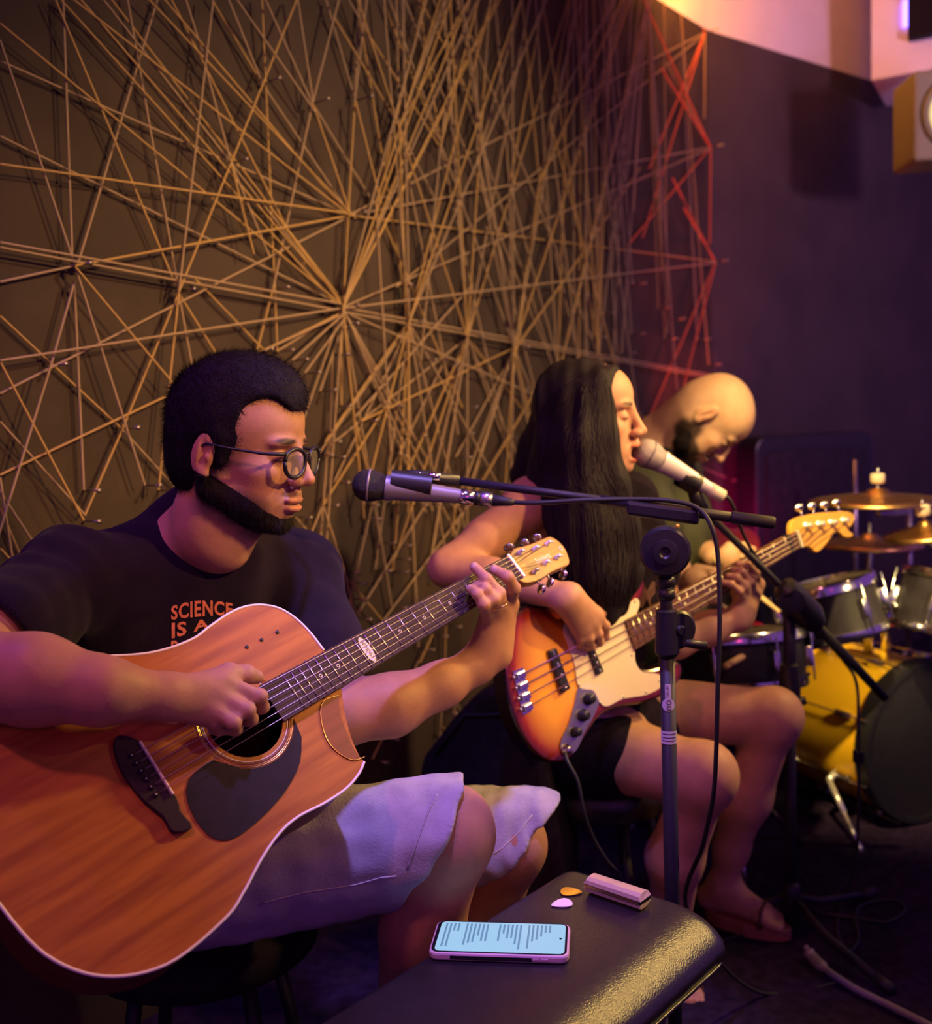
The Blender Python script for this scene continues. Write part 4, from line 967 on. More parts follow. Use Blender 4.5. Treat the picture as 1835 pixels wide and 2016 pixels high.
# crew neck opening: remove a tilted ball around the neck
S.cone(mH(-.034, 0, -.02), P(440, 1040, 1.52), .052, .050, .006); S.ops[-1] = S.ops[-1][:3]+('s',)+S.ops[-1][4:]
S.cone(P(450, 1035, 1.50), P(468, 1068, 1.44), .044, .034, .006); S.ops[-1] = S.ops[-1][:3]+('s',)+S.ops[-1][4:]
d_ = unit(elR-shR); S.cone(shR+d_*.185, shR+d_*.40, .0575, .0585, .004); S.ops[-1] = S.ops[-1][:3]+('s',)+S.ops[-1][4:]
S.cone(P(190, 1200, 1.54), P(250, 1330, 1.56), .095, .09, .05)
V, Q = S.mesh(.0042)
shirt = link('t_shirt', V, Q, M['navy'], man)
bvh = BVHTree.FromPolygons([tuple(v) for v in V], [tuple(int(i) for i in q) for q in Q])
def on_shirt(x, y):
    r = unit(ray(x, y)); h = bvh.ray_cast(Vector(CAM), Vector(r)); return np.array(h[0])-r*.0014 if h[0] else P(x, y, 1.45)
def decal(name, txt, x0, x1, yt0, yt1, yb0, yb1, m, parent, arc=0.0):
    tv_, tf_ = text_mesh(txt, 1.0, 1.08, bold=.028); a, b = tv_.min(0), tv_.max(0); VV = []
    for v in tv_:
        s_ = (v[0]-a[0])/(b[0]-a[0]); t_ = (v[1]-a[1])/(b[1]-a[1]); y = (yb0+(yb1-yb0)*s_)*(1-t_)+(yt0+(yt1-yt0)*s_)*t_-arc*math.sin(math.pi*s_)*(.3+.7*t_)
        VV.append(on_shirt(x0+(x1-x0)*s_, y))
    link(name, np.array(VV), tf_, m, parent, smooth=False)
decal('printed_lettering', 'SCIENCE', 337, 458, 1193, 1188, 1221, 1212, M['print'], shirt, 9)
decal('printed_lettering', 'IS A', 338, 412, 1226, 1218, 1258, 1236, M['print'], shirt, 0)
decal('printed_lettering', 'P', 337, 350, 1262, 1260, 1292, 1290, M['print'], shirt, 0)
# denim shorts: two legs, each trimmed at its own hem, and a seat
def shorts_leg(a, b, r0, r1, hem, nrm, inner, seed):
    S = Sdf(); S.cone(a, b, r0, r1, .05)
    if seed == 6: S.ell(P(400, 1690, 1.62), (.14, .20, .10), TA, .05)
    w1 = wobble(.0060, 30, seed, b-a); w2 = wobble(.0022, 75, seed+3); S.disp = lambda q: w1(q)+w2(q)
    S.ops.append(('p', (hem, nrm), .003, 's', hem-.35, hem+.35))
    S.cone(hem+nrm*(r1-.035)+inner, hem+nrm*.3+inner, r1-.009, r1-.006, .003); S.ops[-1] = S.ops[-1][:3]+('s',)+S.ops[-1][4:]
    return S.mesh(.0042)
hemR, nR = P(848, 1652, 1.465), unit(R@np.array([.90, -.44, -.10])); hemL, nL = P(1006, 1655, 1.69), unit(R@np.array([.70, -.70, -.15]))
dn = np.array([0, 0, -.006])
VR, QR = shorts_leg(hipR, P(905, 1640, 1.465), .106, .083, hemR, nR, dn, 6)
VL, QL = shorts_leg(hipL, P(1045, 1645, 1.69), .100, .078, hemL, nL, dn, 9)
V = np.vstack([VR, VL]); Q = np.vstack([QR, QL+len(VR)])
shorts = link('denim_shorts', V, Q, M['denim'], man)
bsh = BVHTree.FromPolygons([tuple(v) for v in V], [tuple(int(i) for i in q) for q in Q])
def seam(pts, m, nm, rad=.0009, off=.0008, step=10):
    pp = []
    for (x0, y0), (x1, y1) in zip(pts[:-1], pts[1:]):
        k = max(2, int(math.hypot(x1-x0, y1-y0)/step))
        for i in range(k):
            r = unit(ray(x0+(x1-x0)*i/k, y0+(y1-y0)*i/k)); h = bsh.ray_cast(Vector(CAM), Vector(r))
            if h[0]: pp.append(np.array(h[0])-r*off)
    if len(pp) > 2: V, Fc = tube(pp, rad, 6); link(nm, V, Fc, m, shorts)
seam([(515, 1778), (600, 1757), (700, 1742), (750, 1728), (790, 1724)], M['denimseam'], 'side_seam')
seam([(862, 1562), (842, 1600), (820, 1660), (798, 1722)], M['denim'], 'hem_seam', .0014, .0004)
seam([(1048, 1604), (1020, 1640), (990, 1668), (962, 1688)], M['denimseam'], 'hem_seam', .0008, .0004)
# finger ring
V, Fc = torus(G.px(984, 1194, .026), (unit(G.n+G.v*.4), unit(G.u+G.n*.2)), .0112, .0011, 24, 6); link('ring', V, Fc, M['gold'], man)
# low stool the man sits on (behind the guitar)
hp_ = (hipR+hipL)/2; zs = min(hipR[2], hipL[2])-.093
st = thing('bar_stool', [hp_[0]-.03, hp_[1]+.05, 0], 'black round padded stool under the seated guitar player', 'stool')
V, Fc = lathe([hp_[0]-.03, hp_[1]+.05, zs-.07], (0, 0, 1), [(0, .17), (.01, .185), (.055, .185), (.07, .165), (.07, .01)], 36); link('seat', V, Fc, M['blacktop'], st)
for k in range(4):
    a = math.pi/4+k*math.pi/2; t0 = np.array([hp_[0]-.03+.12*math.cos(a), hp_[1]+.05+.12*math.sin(a), zs-.07]); t1 = np.array([hp_[0]-.03+.19*math.cos(a), hp_[1]+.05+.19*math.sin(a), 0.0])
    V, Fc = tube([t0, t1], .012, 10); link('leg', V, Fc, M['blackm'], st)
# eyeglasses
gl = thing('eyeglasses', mH(.10, 0, .005), 'dark framed glasses worn by the man with the acoustic guitar', 'glasses')
for s_ in (-1, 1):
    ring = [mH(.114-.008*abs(y_)/.05, s_*(.033+.0255*math.cos(t)), .001+.0235*math.copysign(abs(math.sin(t))**.8, math.sin(t))*(1 if math.sin(t) < 0 else .72)) for t in np.linspace(0, 2*math.pi, 33) for y_ in (0.033+.0245*math.cos(t),)]
    V, Fc = tube(ring, .0031, 8); link('rim', V, Fc, M['black'], gl)
    c_ = np.mean(ring, 0); n_ = len(ring)-1
    link('lens', np.array(ring[:-1]+[c_]), [(i, (i+1) % n_, n_) for i in range(n_)], M['glass'], gl)
    V, Fc = tube([mH(.105, s_*.058, .012), mH(.102, s_*.070, .012), mH(.08, s_*.0765, .011), mH(.03, s_*.081, .014), mH(-.005, s_*.083, .018), mH(-.022, s_*.080, .008), mH(-.030, s_*.078, -.010)], [.0030, .0030, .0023, .0018, .0018, .0020, .0022], 8); link('temple', V, Fc, M['black'], gl)
V, Fc = tube([mH(.112, -.010, .009), mH(.115, 0, .012), mH(.112, .010, .009)], .0017, 8); link('bridge', V, Fc, M['black'], gl)

# ================================================================ singing woman with the bass
SK2 = (.52, .28, .18)
wom = thing('person', P(1200, 1500, 2.1)*np.array([1, 1, 0]), 'person with long black hair and a black sleeveless top singing and playing the electric bass', 'person')
wH = Head(P(1152, 829, 2.04), math.radians(17), math.radians(-2), 0, 1.0)
S = Sdf(); build_head(S, wH, female=True, mouth=.9, crz=.069, cranx=.09, ears=True, nose=.965)
nb2 = P(1150, 985, 2.12)
S.cone(wH(-.03, 0, -.04), nb2, .045, .048, .025)
sR, sL = P(1046, 988, 2.06), P(1248, 1010, 2.24)
S.cone(nb2, sR*.85+nb2*.15, .042, .040, .03); S.cone(nb2, sL*.85+nb2*.15, .042, .040, .03)
tf2 = unit(np.cross(sL-sR, [0, 0, 1.])); tf2 = tf2 if tf2[1] < 0 else -tf2; T2 = np.array([tf2, unit(sL-sR), np.cross(tf2, unit(sL-sR))])
S.ell(P(1150, 1090, 2.17), (.095, .14, .15), T2, .04); S.ell(P(1150, 1290, 2.18), (.09, .125, .15), T2, .04); S.ell(P(1165, 1430, 2.18), (.12, .17, .11), T2, .05)
eR2 = P(882, 1118, 2.0); wR2 = B.px(1118, 1176, .060)
S.cone(sR, P(1038, 1000, 2.05), .049, .047, .02); S.cone(sR, P(960, 1060, 2.03), .048, .042, .02); S.cone(P(960, 1060, 2.03), eR2, .042, .036, .02)
m1 = eR2*.62+wR2*.38; S.cone(eR2, m1, .036, .038, .02); S.cone(m1, wR2, .038, .0235, .02)
k2 = [B.px(1174, 1210, .052), B.px(1163, 1222, .050), B.px(1150, 1232, .045), B.px(1138, 1238, .038)]
for i, q in enumerate(k2): S.cone(wR2+(k2[3]-k2[0])*(.15*i-.2), q, .0185, .0140-.0006*i, .018)
for i, (a, b, c) in enumerate([((1192, 1232, .044), (1192, 1252, .026), (1182, 1260, .012)), ((1178, 1248, .046), (1181, 1264, .026), (1172, 1270, .012)), ((1160, 1256, .042), (1165, 1272, .022), (1156, 1276, .012)), ((1143, 1258, .034), (1148, 1270, .020), (1140, 1272, .012))]):
    finger(S, [k2[i], B.px(*a), B.px(*b), B.px(*c)], .0098-.0004*i, .0070)
finger(S, [B.px(1150, 1196, .040), B.px(1185, 1203, .036), B.px(1200, 1213, .026)], .0125, .0082)
# left arm to the neck
eL2 = P(1330, 1262, 2.22); wL2 = P(1462, 1212, 2.25)
S.cone(sL, eL2, .044, .037, .03); S.cone(eL2, (eL2+wL2)/2, .036, .036, .02); S.cone((eL2+wL2)/2, wL2, .036, .024, .02)
q_ = lambda x, y, h: B.px(x, y, h)
kn2 = [q_(1493, 1150, -.008), q_(1484, 1162, -.006), q_(1473, 1172, -.006), q_(1462, 1180, -.006)]
for i, q in enumerate(kn2): S.cone(wL2+(kn2[3]-kn2[0])*(.1*i), q, .020, .0145, .018)
finger(S, [kn2[0], q_(1488, 1130, .026), q_(1472, 1112, .036), q_(1452, 1110, .022)], .0098, .0072)
finger(S, [kn2[1], q_(1478, 1142, .030), q_(1460, 1124, .036), q_(1444, 1122, .022)], .0096, .0072)
finger(S, [kn2[2], q_(1467, 1154, .030), q_(1450, 1136, .036), q_(1434, 1134, .022)], .0094, .0070)
finger(S, [kn2[3], q_(1455, 1164, .028), q_(1440, 1150, .034), q_(1424, 1146, .022)], .0088, .0066)
finger(S, [q_(1462, 1195, -.02), q_(1440, 1150, -.045), q_(1430, 1120, -.045)], .0125, .009)
# legs
hR2, hL2 = P(1165, 1470, 2.10), P(1225, 1400, 2.30)
kR2, kL2 = P(1384, 1528, 1.98), P(1523, 1410, 2.22)
S.cone(hR2, kR2, .088, .058, .05); S.ell(kR2+np.array([.004, 0, .002]), (.060, .058, .062), None, .03)
S.cone(hL2, kL2, .086, .056, .05); S.ell(kL2, (.056, .054, .058), None, .03)
aR2 = P(1318, 1880, 2.22); mR = P(1328, 1690, 2.07); S.cone(kR2, mR, .052, .054, .03); S.cone(mR, aR2, .054, .031, .03)
aL2 = P(1424, 1745, 2.36); mL = P(1468, 1570, 2.28); S.cone(kL2, mL, .050, .053, .03); S.cone(mL, P(1440, 1670, 2.33), .053, .036, .03); S.cone(P(1440, 1670, 2.33), aL2, .036, .031, .03)
hl = P(1398, 1765, 2.38); bl_ = P(1505, 1800, 2.31)
S.cone(aL2, hl, .030, .027, .02); S.cone(aL2, bl_, .031, .022, .03); S.cone(hl, bl_, .024, .018, .02)
fd = unit(bl_-hl); fs = unit(np.cross(fd, [0, 0, 1.])); fs = fs if fs@(CAM-bl_) > 0 else -fs
for i in range(5):
    a = bl_+fs*(.026-.013*i)+fd*.012+np.array([0, 0, -.004]); S.cone(bl_+fs*(.02-.01*i), a, .016, .010, .012); S.cone(a, a+fd*(.030-.004*abs(i-1))+np.array([0, 0, -.004]), .0085 if i else .011, .0075 if i else .010, .004)
# near foot, toes peeping out under the bench
h3 = P(1322, 1905, 2.25); b3 = P(1352, 1955, 2.10); S.cone(aR2, h3, .030, .026, .02); S.cone(aR2, b3, .030, .022, .03); S.cone(h3, b3, .024, .018, .02)
fd3 = unit((b3-h3)*np.array([1, 1, .3])); fs3 = unit(np.cross(fd3, [0, 0, 1.])); fs3 = fs3 if fs3[0] > 0 else -fs3
for i in range(5):
    a = b3+fs3*(.024-.012*i)+fd3*.012; S.cone(b3+fs3*(.018-.009*i), a, .015, .010, .012); S.cone(a, a+fd3*.024+np.array([0, 0, -.004]), .0085, .0075, .004)
V, Q = S.mesh(.0033)
bl = face_blobs(wH, SK2, (.42, .09, .07), (.03, .015, .012), mouth=1, female=True)
bl.append((wH(-.02, 0, .06), np.array((.075, .082, .09)), wH.A, (.02, .015, .016), .9))
for t_ in ((1182, 1260, .012), (1172, 1270, .012)): pass
col = blobs(V, SK2, bl); link('body', V, Q, M['skin'], wom, colors=col)
# hair: long straight black hair, parted, falling over the near shoulder to the chest
S = Sdf()
wH.ell(S, (-.012, 0, .042), (.096, .080, .083), .01); wH.ell(S, (.035, .0, .078), (.045, .060, .032), .02)
wH.ell(S, (.092, -.01, .005), (.062, .12, .092), .008, 's')
Lc = [((1120, 745), .0, .0), ]
def chainP(pts, rs, k=.03): S.chain([P(x, y, D) for x, y, D in pts], rs, k)
chainP([(1135, 800, 2.05), (1110, 880, 2.04), (1090, 945, 2.06), (1120, 1010, 2.02), (1140, 1100, 1.99), (1165, 1180, 1.98)], [.072, .060, .052, .048, .048, .030])
chainP([(1160, 800, 2.00), (1150, 880, 1.98), (1155, 960, 1.98), (1165, 1050, 1.97), (1180, 1140, 1.96), (1195, 1210, 1.97)], [.05, .052, .055, .052, .045, .022])
chainP([(1176, 765, 1.985), (1184, 860, 1.97), (1198, 950, 1.98), (1215, 1040, 2.0), (1222, 1120, 2.0), (1218, 1190, 2.0)], [.022, .024, .036, .040, .038, .020])
chainP([(1110, 800, 2.13), (1075, 890, 2.15), (1050, 940, 2.17), (1045, 965, 2.18)], [.06, .055, .045, .03])
S.disp = wobble(.0030, 70, 12, (0, 0, 1))
V, Q = S.mesh(.0040); hair2 = link('hair', V, Q, M['hair'], wom)
bvh2 = BVHTree.FromPolygons([tuple(v) for v in V], [tuple(int(i) for i in q) for q in Q])
VV = []; FF = []; n_ = 0; r2 = np.random.RandomState(4)
gl_ = [(1172, 733), (1110, 762), (1082, 850), (1062, 930), (1090, 1000), (1096, 1100), (1110, 1190)]; gr_ = [(1186, 736), (1196, 762), (1204, 850), (1218, 930), (1248, 1000), (1258, 1100), (1240, 1200)]
for i in range(420):
    s_ = r2.uniform(0, 1); w1, w2 = r2.normal(0, 3, 2); tmax = r2.uniform(.7, 1.0); pp = []; k_ = 22
    for j in range(k_):
        t_ = j/(k_-1)*tmax*(len(gl_)-1); a = int(min(t_, len(gl_)-2)); f_ = t_-a
        lx = gl_[a][0]*(1-f_)+gl_[a+1][0]*f_; ly = gl_[a][1]*(1-f_)+gl_[a+1][1]*f_; rx = gr_[a][0]*(1-f_)+gr_[a+1][0]*f_; ry_ = gr_[a][1]*(1-f_)+gr_[a+1][1]*f_
        x = lx+(rx-lx)*s_+w1*math.sin(t_*1.3+w2); y = ly+(ry_-ly)*s_
        r = unit(ray(x, y)); h = bvh2.ray_cast(Vector(CAM), Vector(r))
        if h[0]: pp.append(np.array(h[0])-r*(.002+.003*r2.rand()))
        elif len(pp) > 2: break
    if len(pp) > 4 and max(np.linalg.norm(pp[i+1]-pp[i]) for i in range(len(pp)-1)) < .09:
        v, f = tube(pp, list(np.linspace(.0018, .0009, len(pp))), 4, cap=False); VV.append(v); FF += [tuple(i+n_ for i in q) for q in f]; n_ += len(v)
link('long_strands', np.vstack(VV), FF, M['strand'], hair2, kind='stuff')
# black sleeveless top and shorts
S = Sdf()
S.ell(P(1158, 1095, 2.17), (.108, .150, .15), T2, .04); S.ell(P(1155, 1290, 2.18), (.105, .14, .17), T2, .05); S.ell(P(1170, 1440, 2.18), (.135, .19, .12), T2, .05)
S.cone(P(1105, 1010, 2.10), P(1150, 990, 2.14), .03, .03, .03); S.cone(P(1200, 1010, 2.14), P(1190, 1100, 2.10), .05, .08, .04); S.cone(P(1250, 1060, 2.16), P(1255, 1180, 2.15), .05, .07, .04)
S.disp = wobble(.004, 28, 14)
S.cone(P(1235, 985, 2.19), P(1275, 1120, 2.17), .062, .07, .03); S.cone(P(1190, 985, 2.13), P(1240, 985, 2.16), .045, .05, .03)
V, Q = S.mesh(.005); top = link('sleeveless_top', V, Q, M['blacktop'], wom)
bvh = BVHTree.FromPolygons([tuple(v) for v in V], [tuple(int(i) for i in q) for q in Q])
def on_shirt(x, y):
    r = unit(ray(x, y)); h = bvh.ray_cast(Vector(CAM), Vector(r)); return np.array(h[0])-r*.002 if h[0] else P(x, y, 2.02)
decal('printed_lettering', 'AN', 1228, 1262, 1068, 1074, 1092, 1096, M['print'], top)
decal('printed_lettering', 'M', 1258, 1290, 1140, 1145, 1195, 1205, M['strap'], top)
S = Sdf(); S.cone(hR2, hR2+(kR2-hR2)*.20, .098, .088, .04); S.cone(hL2, hL2+(kL2-hL2)*.16, .096, .088, .04); S.ell(P(1180, 1450, 2.20), (.14, .20, .10), T2, .04); S.disp = wobble(.004, 28, 15)
V, Q = S.mesh(.006); link('black_shorts', V, Q, M['blacktop'], wom)
# wooden platform sandals
def sandal(hp, bp_, fd, fs, zt, L0, L1, nm):
    fl = unit(fd*np.array([1, 1, 0])); fsd = np.cross([0, 0, 1.], fl); o = []
    for t in np.linspace(0, 2*math.pi, 28, endpoint=False):
        c, s_ = math.cos(t), math.sin(t); w_ = .044 if c > 0 else .036; o.append((c, s_*w_))
    mid = (hp+bp_)/2; mid = np.array([mid[0], mid[1], 0]); top_ = []; bot = []
    for c, w_ in o:
        p = mid+fl*(c*(L0 if c < 0 else L1))+fsd*w_; k = (c+1)/2; z = zt[0]*(1-k)+zt[1]*k
        top_.append(np.array([p[0], p[1], z])); bot.append(np.array([p[0]*1.0, p[1], .001]))
    V = np.array(top_+bot); n = len(top_); Fc = [tuple(range(n)), tuple(range(n, 2*n))[::-1]]+[(i, i+n, (i+1) % n+n, (i+1) % n) for i in range(n)]
    link(nm, V, Fc, M['sole'], wom, smooth=False, bevel=.004, label='wooden wedge platform sandal')
    c2 = bp_; V, Fc = tube([c2-fs*.038+np.array([0, 0, -.02]), c2-fs*.028+np.array([0, 0, .016]), c2+np.array([0, 0, .026]), c2+fs*.028+np.array([0, 0, .016]), c2+fs*.038+np.array([0, 0, -.02])], .005, 8); link('sandal_strap', V, Fc, M['strap'], wom)
sandal(hl, bl_, fd, fs, (hl[2]-.022, bl_[2]-.018), .075, .125, 'sandal')
sandal(h3, b3, fd3, fs3, (h3[2]-.022, b3[2]-.016), .075, .12, 'sandal')
# seat under the woman
hp2 = (hR2+hL2)/2; z2 = min(hR2[2], hL2[2])-.09
st = thing('padded_stool', [hp2[0]-.02, hp2[1]+.03, 0], 'black padded stool under the woman playing bass', 'stool')
V, Fc = lathe([hp2[0]-.02, hp2[1]+.03, z2-.07], (0, 0, 1), [(0, .16), (.01, .175), (.055, .175), (.07, .155), (.07, .01)], 36); link('seat', V, Fc, M['leather'], st)
for k in range(4):
    a = .3+k*math.pi/2; c_ = np.array([hp2[0]-.02, hp2[1]+.03, 0]); V, Fc = tube([c_+np.array([.11*math.cos(a), .11*math.sin(a), z2-.07]), c_+np.array([.18*math.cos(a), .18*math.sin(a), 0])], .012, 10); link('leg', V, Fc, M['blackm'], st)

# ================================================================ bald drummer behind
SK3 = (.56, .33, .20)
drm = thing('person', P(1290, 1400, 2.95)*np.array([1, 1, 0]), 'bald bearded person in an olive t-shirt bending over the drums behind the singer', 'person')
dH = Head(P(1393, 822, 2.80), math.radians(12), math.radians(62), 0, 1.0)
S = Sdf(); build_head(S, dH, crz=.088, cranx=.094, nose=1.02)
nb3 = P(1290, 872, 2.90)
S.cone(dH(-.03, 0, -.03), nb3, .062, .066, .03); S.cone(dH(-.05, 0, .0), nb3, .056, .060, .03)
s3R, s3L = P(1262, 945, 2.80), P(1330, 925, 3.10)
S.cone(nb3, s3R, .055, .055, .04); S.cone(nb3, s3L, .055, .055, .04)
S.ell(P(1285, 1040, 3.0), (.15, .17, .22), None, .05); S.ell(P(1290, 1220, 3.02), (.14, .15, .2), None, .05)
e3R, w3R = P(1322, 1098, 2.68), P(1352, 1150, 2.52); e3L, w3L = P(1375, 1075, 3.02), P(1405, 1098, 2.80)
S.cone(s3R, e3R, .048, .040, .03); S.cone(e3R, w3R, .040, .027, .02); S.cone(s3L, e3L, .048, .040, .03); S.cone(e3L, w3L, .040, .028, .02)
def fist(c, d, up, s_=1):
    d = unit(d); up = unit(up-d*(up@d)); sd = np.cross(d, up)
    S.ell(c, (.040, .030, .038), np.array([d, sd, up]), .015)
    for i in range(4):
        a = c+d*.030+up*(.030-.020*i)+sd*.006; b = a+d*.016+sd*.022; e = b-d*.028+sd*.012
        S.cone(a, b, .0115, .0105, .003); S.cone(b, e, .0105, .0095, .003)
    S.cone(c+up*.030-d*.01, c+up*.040+d*.030+sd*.018, .013, .010, .004)
fR, fL = P(1372, 1145, 2.48), P(1440, 1098, 2.75)
fist(fR, R@np.array([.8, -.25, 0]), np.array([0, 0, 1.])); fist(fL, R@np.array([.9, -.1, 0]), np.array([0, 0, 1.]))
V, Q = S.mesh(.0042)
bl = face_blobs(dH, SK3, (.45, .2, .15), (.06, .03, .02)); be = (.03, .02, .018)
for c, r in (((.055, 0, -.098), (.055, .05, .032)), ((.0, -.055, -.06), (.035, .03, .045)), ((.03, -.045, -.08), (.055, .03, .026)), ((.092, 0, -.052), (.02, .026, .006)), ((.03, .045, -.08), (.055, .03, .026))): bl.append((dH(*c), np.array(r), dH.A, be, .9))
link('body', V, Q, M['skin'], drm, colors=blobs(V, SK3, bl))
S = Sdf()
for s_ in (-1, 1): dH.cone(S, (-.012, s_*.054, -.035), (.025, s_*.042, -.088), .014, .020, .02)
dH.cone(S, (.025, -.03, -.092), (.072, 0, -.108), .024, .022, .02); dH.cone(S, (.025, .03, -.092), (.072, 0, -.108), .024, .022, .02)
S.disp = wobble(.002, 160, 3); V, Q = S.mesh(.004); link('beard', V, Q, M['beard'], drm)
S = Sdf()
S.cone(nb3-np.array([0, 0, .045]), s3R, .080, .074, .04); S.cone(nb3-np.array([0, 0, .045]), s3L, .080, .074, .04)
S.ell(P(1285, 1040, 3.0), (.170, .19, .24), None, .05); S.ell(P(1290, 1230, 3.02), (.165, .17, .22), None, .05)
S.cone(s3R, s3R+(e3R-s3R)*.55, .072, .066, .03); S.cone(s3L, s3L+(e3L-s3L)*.55, .072, .066, .03); S.disp = wobble(.006, 18, 21)
V, Q = S.mesh(.007); link('olive_t_shirt', V, Q, M['olive'], drm)
# legs and dark trousers under the drums
S = Sdf(); hp3 = P(1290, 1330, 3.05); kk = P(1450, 1350, 2.95)
S.cone(hp3, kk, .09, .07, .04); S.cone(kk, np.array([kk[0]+.02, kk[1], .06]), .065, .05, .03); k2_ = P(1392, 1350, 3.12); S.cone(hp3, k2_, .09, .07, .04); S.cone(k2_, np.array([k2_[0], k2_[1], .06]), .065, .05, .03)
V, Q = S.mesh(.010); link('dark_trousers', V, Q, M['blacktop'], drm)
th_ = thing('drum_throne', [hp3[0], hp3[1], 0], 'black round drum throne under the bald drummer', 'stool')
V, Fc = lathe([hp3[0], hp3[1], hp3[2]-.17], (0, 0, 1), [(0, .14), (.01, .16), (.07, .16), (.08, .14), (.08, .01)], 30); link('seat', V, Fc, M['leather'], th_)
for k in range(3): a = k*2.09; V, Fc = tube([[hp3[0], hp3[1], hp3[2]-.17-.05], [hp3[0]+.22*math.cos(a), hp3[1]+.22*math.sin(a), .0]], .011, 8); link('leg', V, Fc, M['chrome'], th_)
# sticks held by the drummer
sn = P(1440, 1242, 2.62)
for nm, a, b, lb_ in (('drumstick', P(1352, 1148, 2.47), P(1448, 1212, 2.56), 'pale drumstick in the near fist of the drummer pointing at the snare'), ('drumstick', P(1405, 1100, 2.77), P(1535, 1205, 2.62), 'pale drumstick in the far hand of the drummer behind the bass neck')):
    V, Fc = tube([a, a+(b-a)*.8, a+(b-a)*.95, b], [.0075, .0068, .0045, .0055], 10); o = link(nm, V, Fc, M['wood'], label=lb_, cat='drumstick')
V, Fc = tube([P(1428, 1312, 2.40), P(1470, 1288, 2.46), P(1545, 1252, 2.56)], .0085, 10); link('drumstick', V, Fc, M['wood'], label='pale wooden drumstick slanting up from the bare knee of the woman to the snare', cat='drumstick')

# ================================================================ drums
UP = np.array([0, 0, 1.])
def drum(nm, c, axis, r, depth, shell, label, lugs=6, head=None, rim=True, parent_z=None):
    axis = unit(axis); t = thing(nm, c-axis*depth/2, label, 'drum')
    V, Fc = lathe(c-axis*depth, axis, [(.012, r*.93), (.012, r*.985), (depth-.012, r*.985), (depth-.012, r*.93)], 48); link('shell', V, Fc, shell, t, auto=40)
    for h, hm in ((-depth, 0), (0, 1)):
        ax = axis if hm else -axis; c2 = c-axis*depth if not hm else c
        V, Fc = lathe(c2, ax, [(-.003, .01), (-.003, r*.97)], 48); link('drum_head', V, Fc, head or M['whitehead'], t)
        V, Fc = lathe(c2, ax, [(-.022, r*1.0), (-.022, r*1.035), (-.004, r*1.035), (.002, r*1.015), (.002, r*.985), (-.004, r*.975)], 48); link('hoop', V, Fc, M['chrome'] if rim else M['black'], t, auto=40)
    x, y, _ = frame(axis)
    for k in range(lugs):
        a = 2*math.pi*k/lugs+.3; e = x*math.cos(a)+y*math.sin(a); p = c-axis*depth/2+e*r*1.0
        V, Fc = join(box(p+e*.008, (e, np.cross(axis, e), axis), (.018, .016, min(.05, depth*.5))), tube([p+e*.018-axis*depth*.42, p+e*.018+axis*depth*.45], .0028, 6)); link('lug', V, Fc, M['chrome'], t, bevel=.003)
    return t
def stand_tube(t, pts, r, m=None, nm='stand_tube'): V, Fc = tube(pts, r, 10); link(nm, V, Fc, m or M['chrome'], t)
sd_ = drum('snare_drum', sn, UP+np.array([-.03, .17, 0]), .178, .14, M['vest'], 'snare drum with a chrome hoop in front of the bald drummer', 8)
stand_tube(sd_, [sn-UP*.17, [sn[0], sn[1], .25]], .012)
for k in range(3): a = k*2.09+.4; stand_tube(sd_, [[sn[0], sn[1], .25], [sn[0]+.22*math.cos(a), sn[1]+.22*math.sin(a), .01]], .008, nm='leg')
bx_ = unit(np.array([.42, -.90, 0])); bf = P(1826, 1462, 2.86); rb = .2215; bf[2] = max(bf[2], rb*1.055+.004)
kd = thing('bass_drum', [bf[0], bf[1], 0], 'big bass drum with a bright yellow shell and black front head', 'drum')
V, Fc = lathe(bf-bx_*.40, bx_, [(0, rb*.96), (0, rb), (.38, rb), (.38, rb*.96)], 72); link('shell', V, Fc, M['yellow'], kd, auto=40)
V, Fc = lathe(bf, bx_, [(-.012, .01), (-.012, rb*.99)], 72); link('front_head', V, Fc, M['head'], kd, label='black front drum head')
V, Fc = lathe(bf, bx_, [(-.045, rb*1.0), (-.045, rb*1.05), (0, rb*1.055), (0, rb*.985), (-.010, rb*.985)], 72); link('hoop', V, Fc, M['black'], kd, auto=40)
V, Fc = lathe(bf-bx_*.40, -bx_, [(-.045, rb*1.0), (-.045, rb*1.05), (0, rb*1.055), (0, rb*.985), (-.010, rb*.985)], 72); link('hoop', V, Fc, M['black'], kd, auto=40)
V, Fc = lathe(bf-bx_*.40, -bx_, [(-.012, .01), (-.012, rb*.99)], 48); link('rear_head', V, Fc, M['whitehead'], kd)
bs = np.cross(UP, bx_)
for k in range(8):
    a = math.pi/8+k*math.pi/4; e = bs*math.cos(a)+UP*math.sin(a)
    V, Fc = join(box(bf-bx_*.10+e*(rb+.010), (e, np.cross(bx_, e), bx_), (.022, .018, .05)), box(bf-bx_*.30+e*(rb+.010), (e, np.cross(bx_, e), bx_), (.022, .018, .05)), tube([bf-bx_*.01+e*(rb+.020), bf-bx_*.39+e*(rb+.020)], .003, 6)); link('lug', V, Fc, M['chrome'], kd, bevel=.003)
for s_ in (-1, 1):
    p0 = bf-bx_*.12+bs*s_*rb*.86-UP*rb*.48
    p0 = bf-bx_*.14+bs*s_*rb*.92-UP*rb*.42; p1 = p0+bs*s_*.045-UP*.008+bx_*.02
    p2 = np.array([p1[0]+bs[0]*s_*.05+bx_[0]*.16, p1[1]+bs[1]*s_*.05+bx_[1]*.16, .012])
    V, Fc = join(tube([p0, p1], .010, 8), tube([p1, (p1+p2)/2], .0080, 8), tube([(p1+p2)/2, p2], .0055, 8), lathe(p2-UP*.012, UP, [(0, .008), (.016, .007)], 10)); link('spur', V, Fc, M['tuner'], kd)
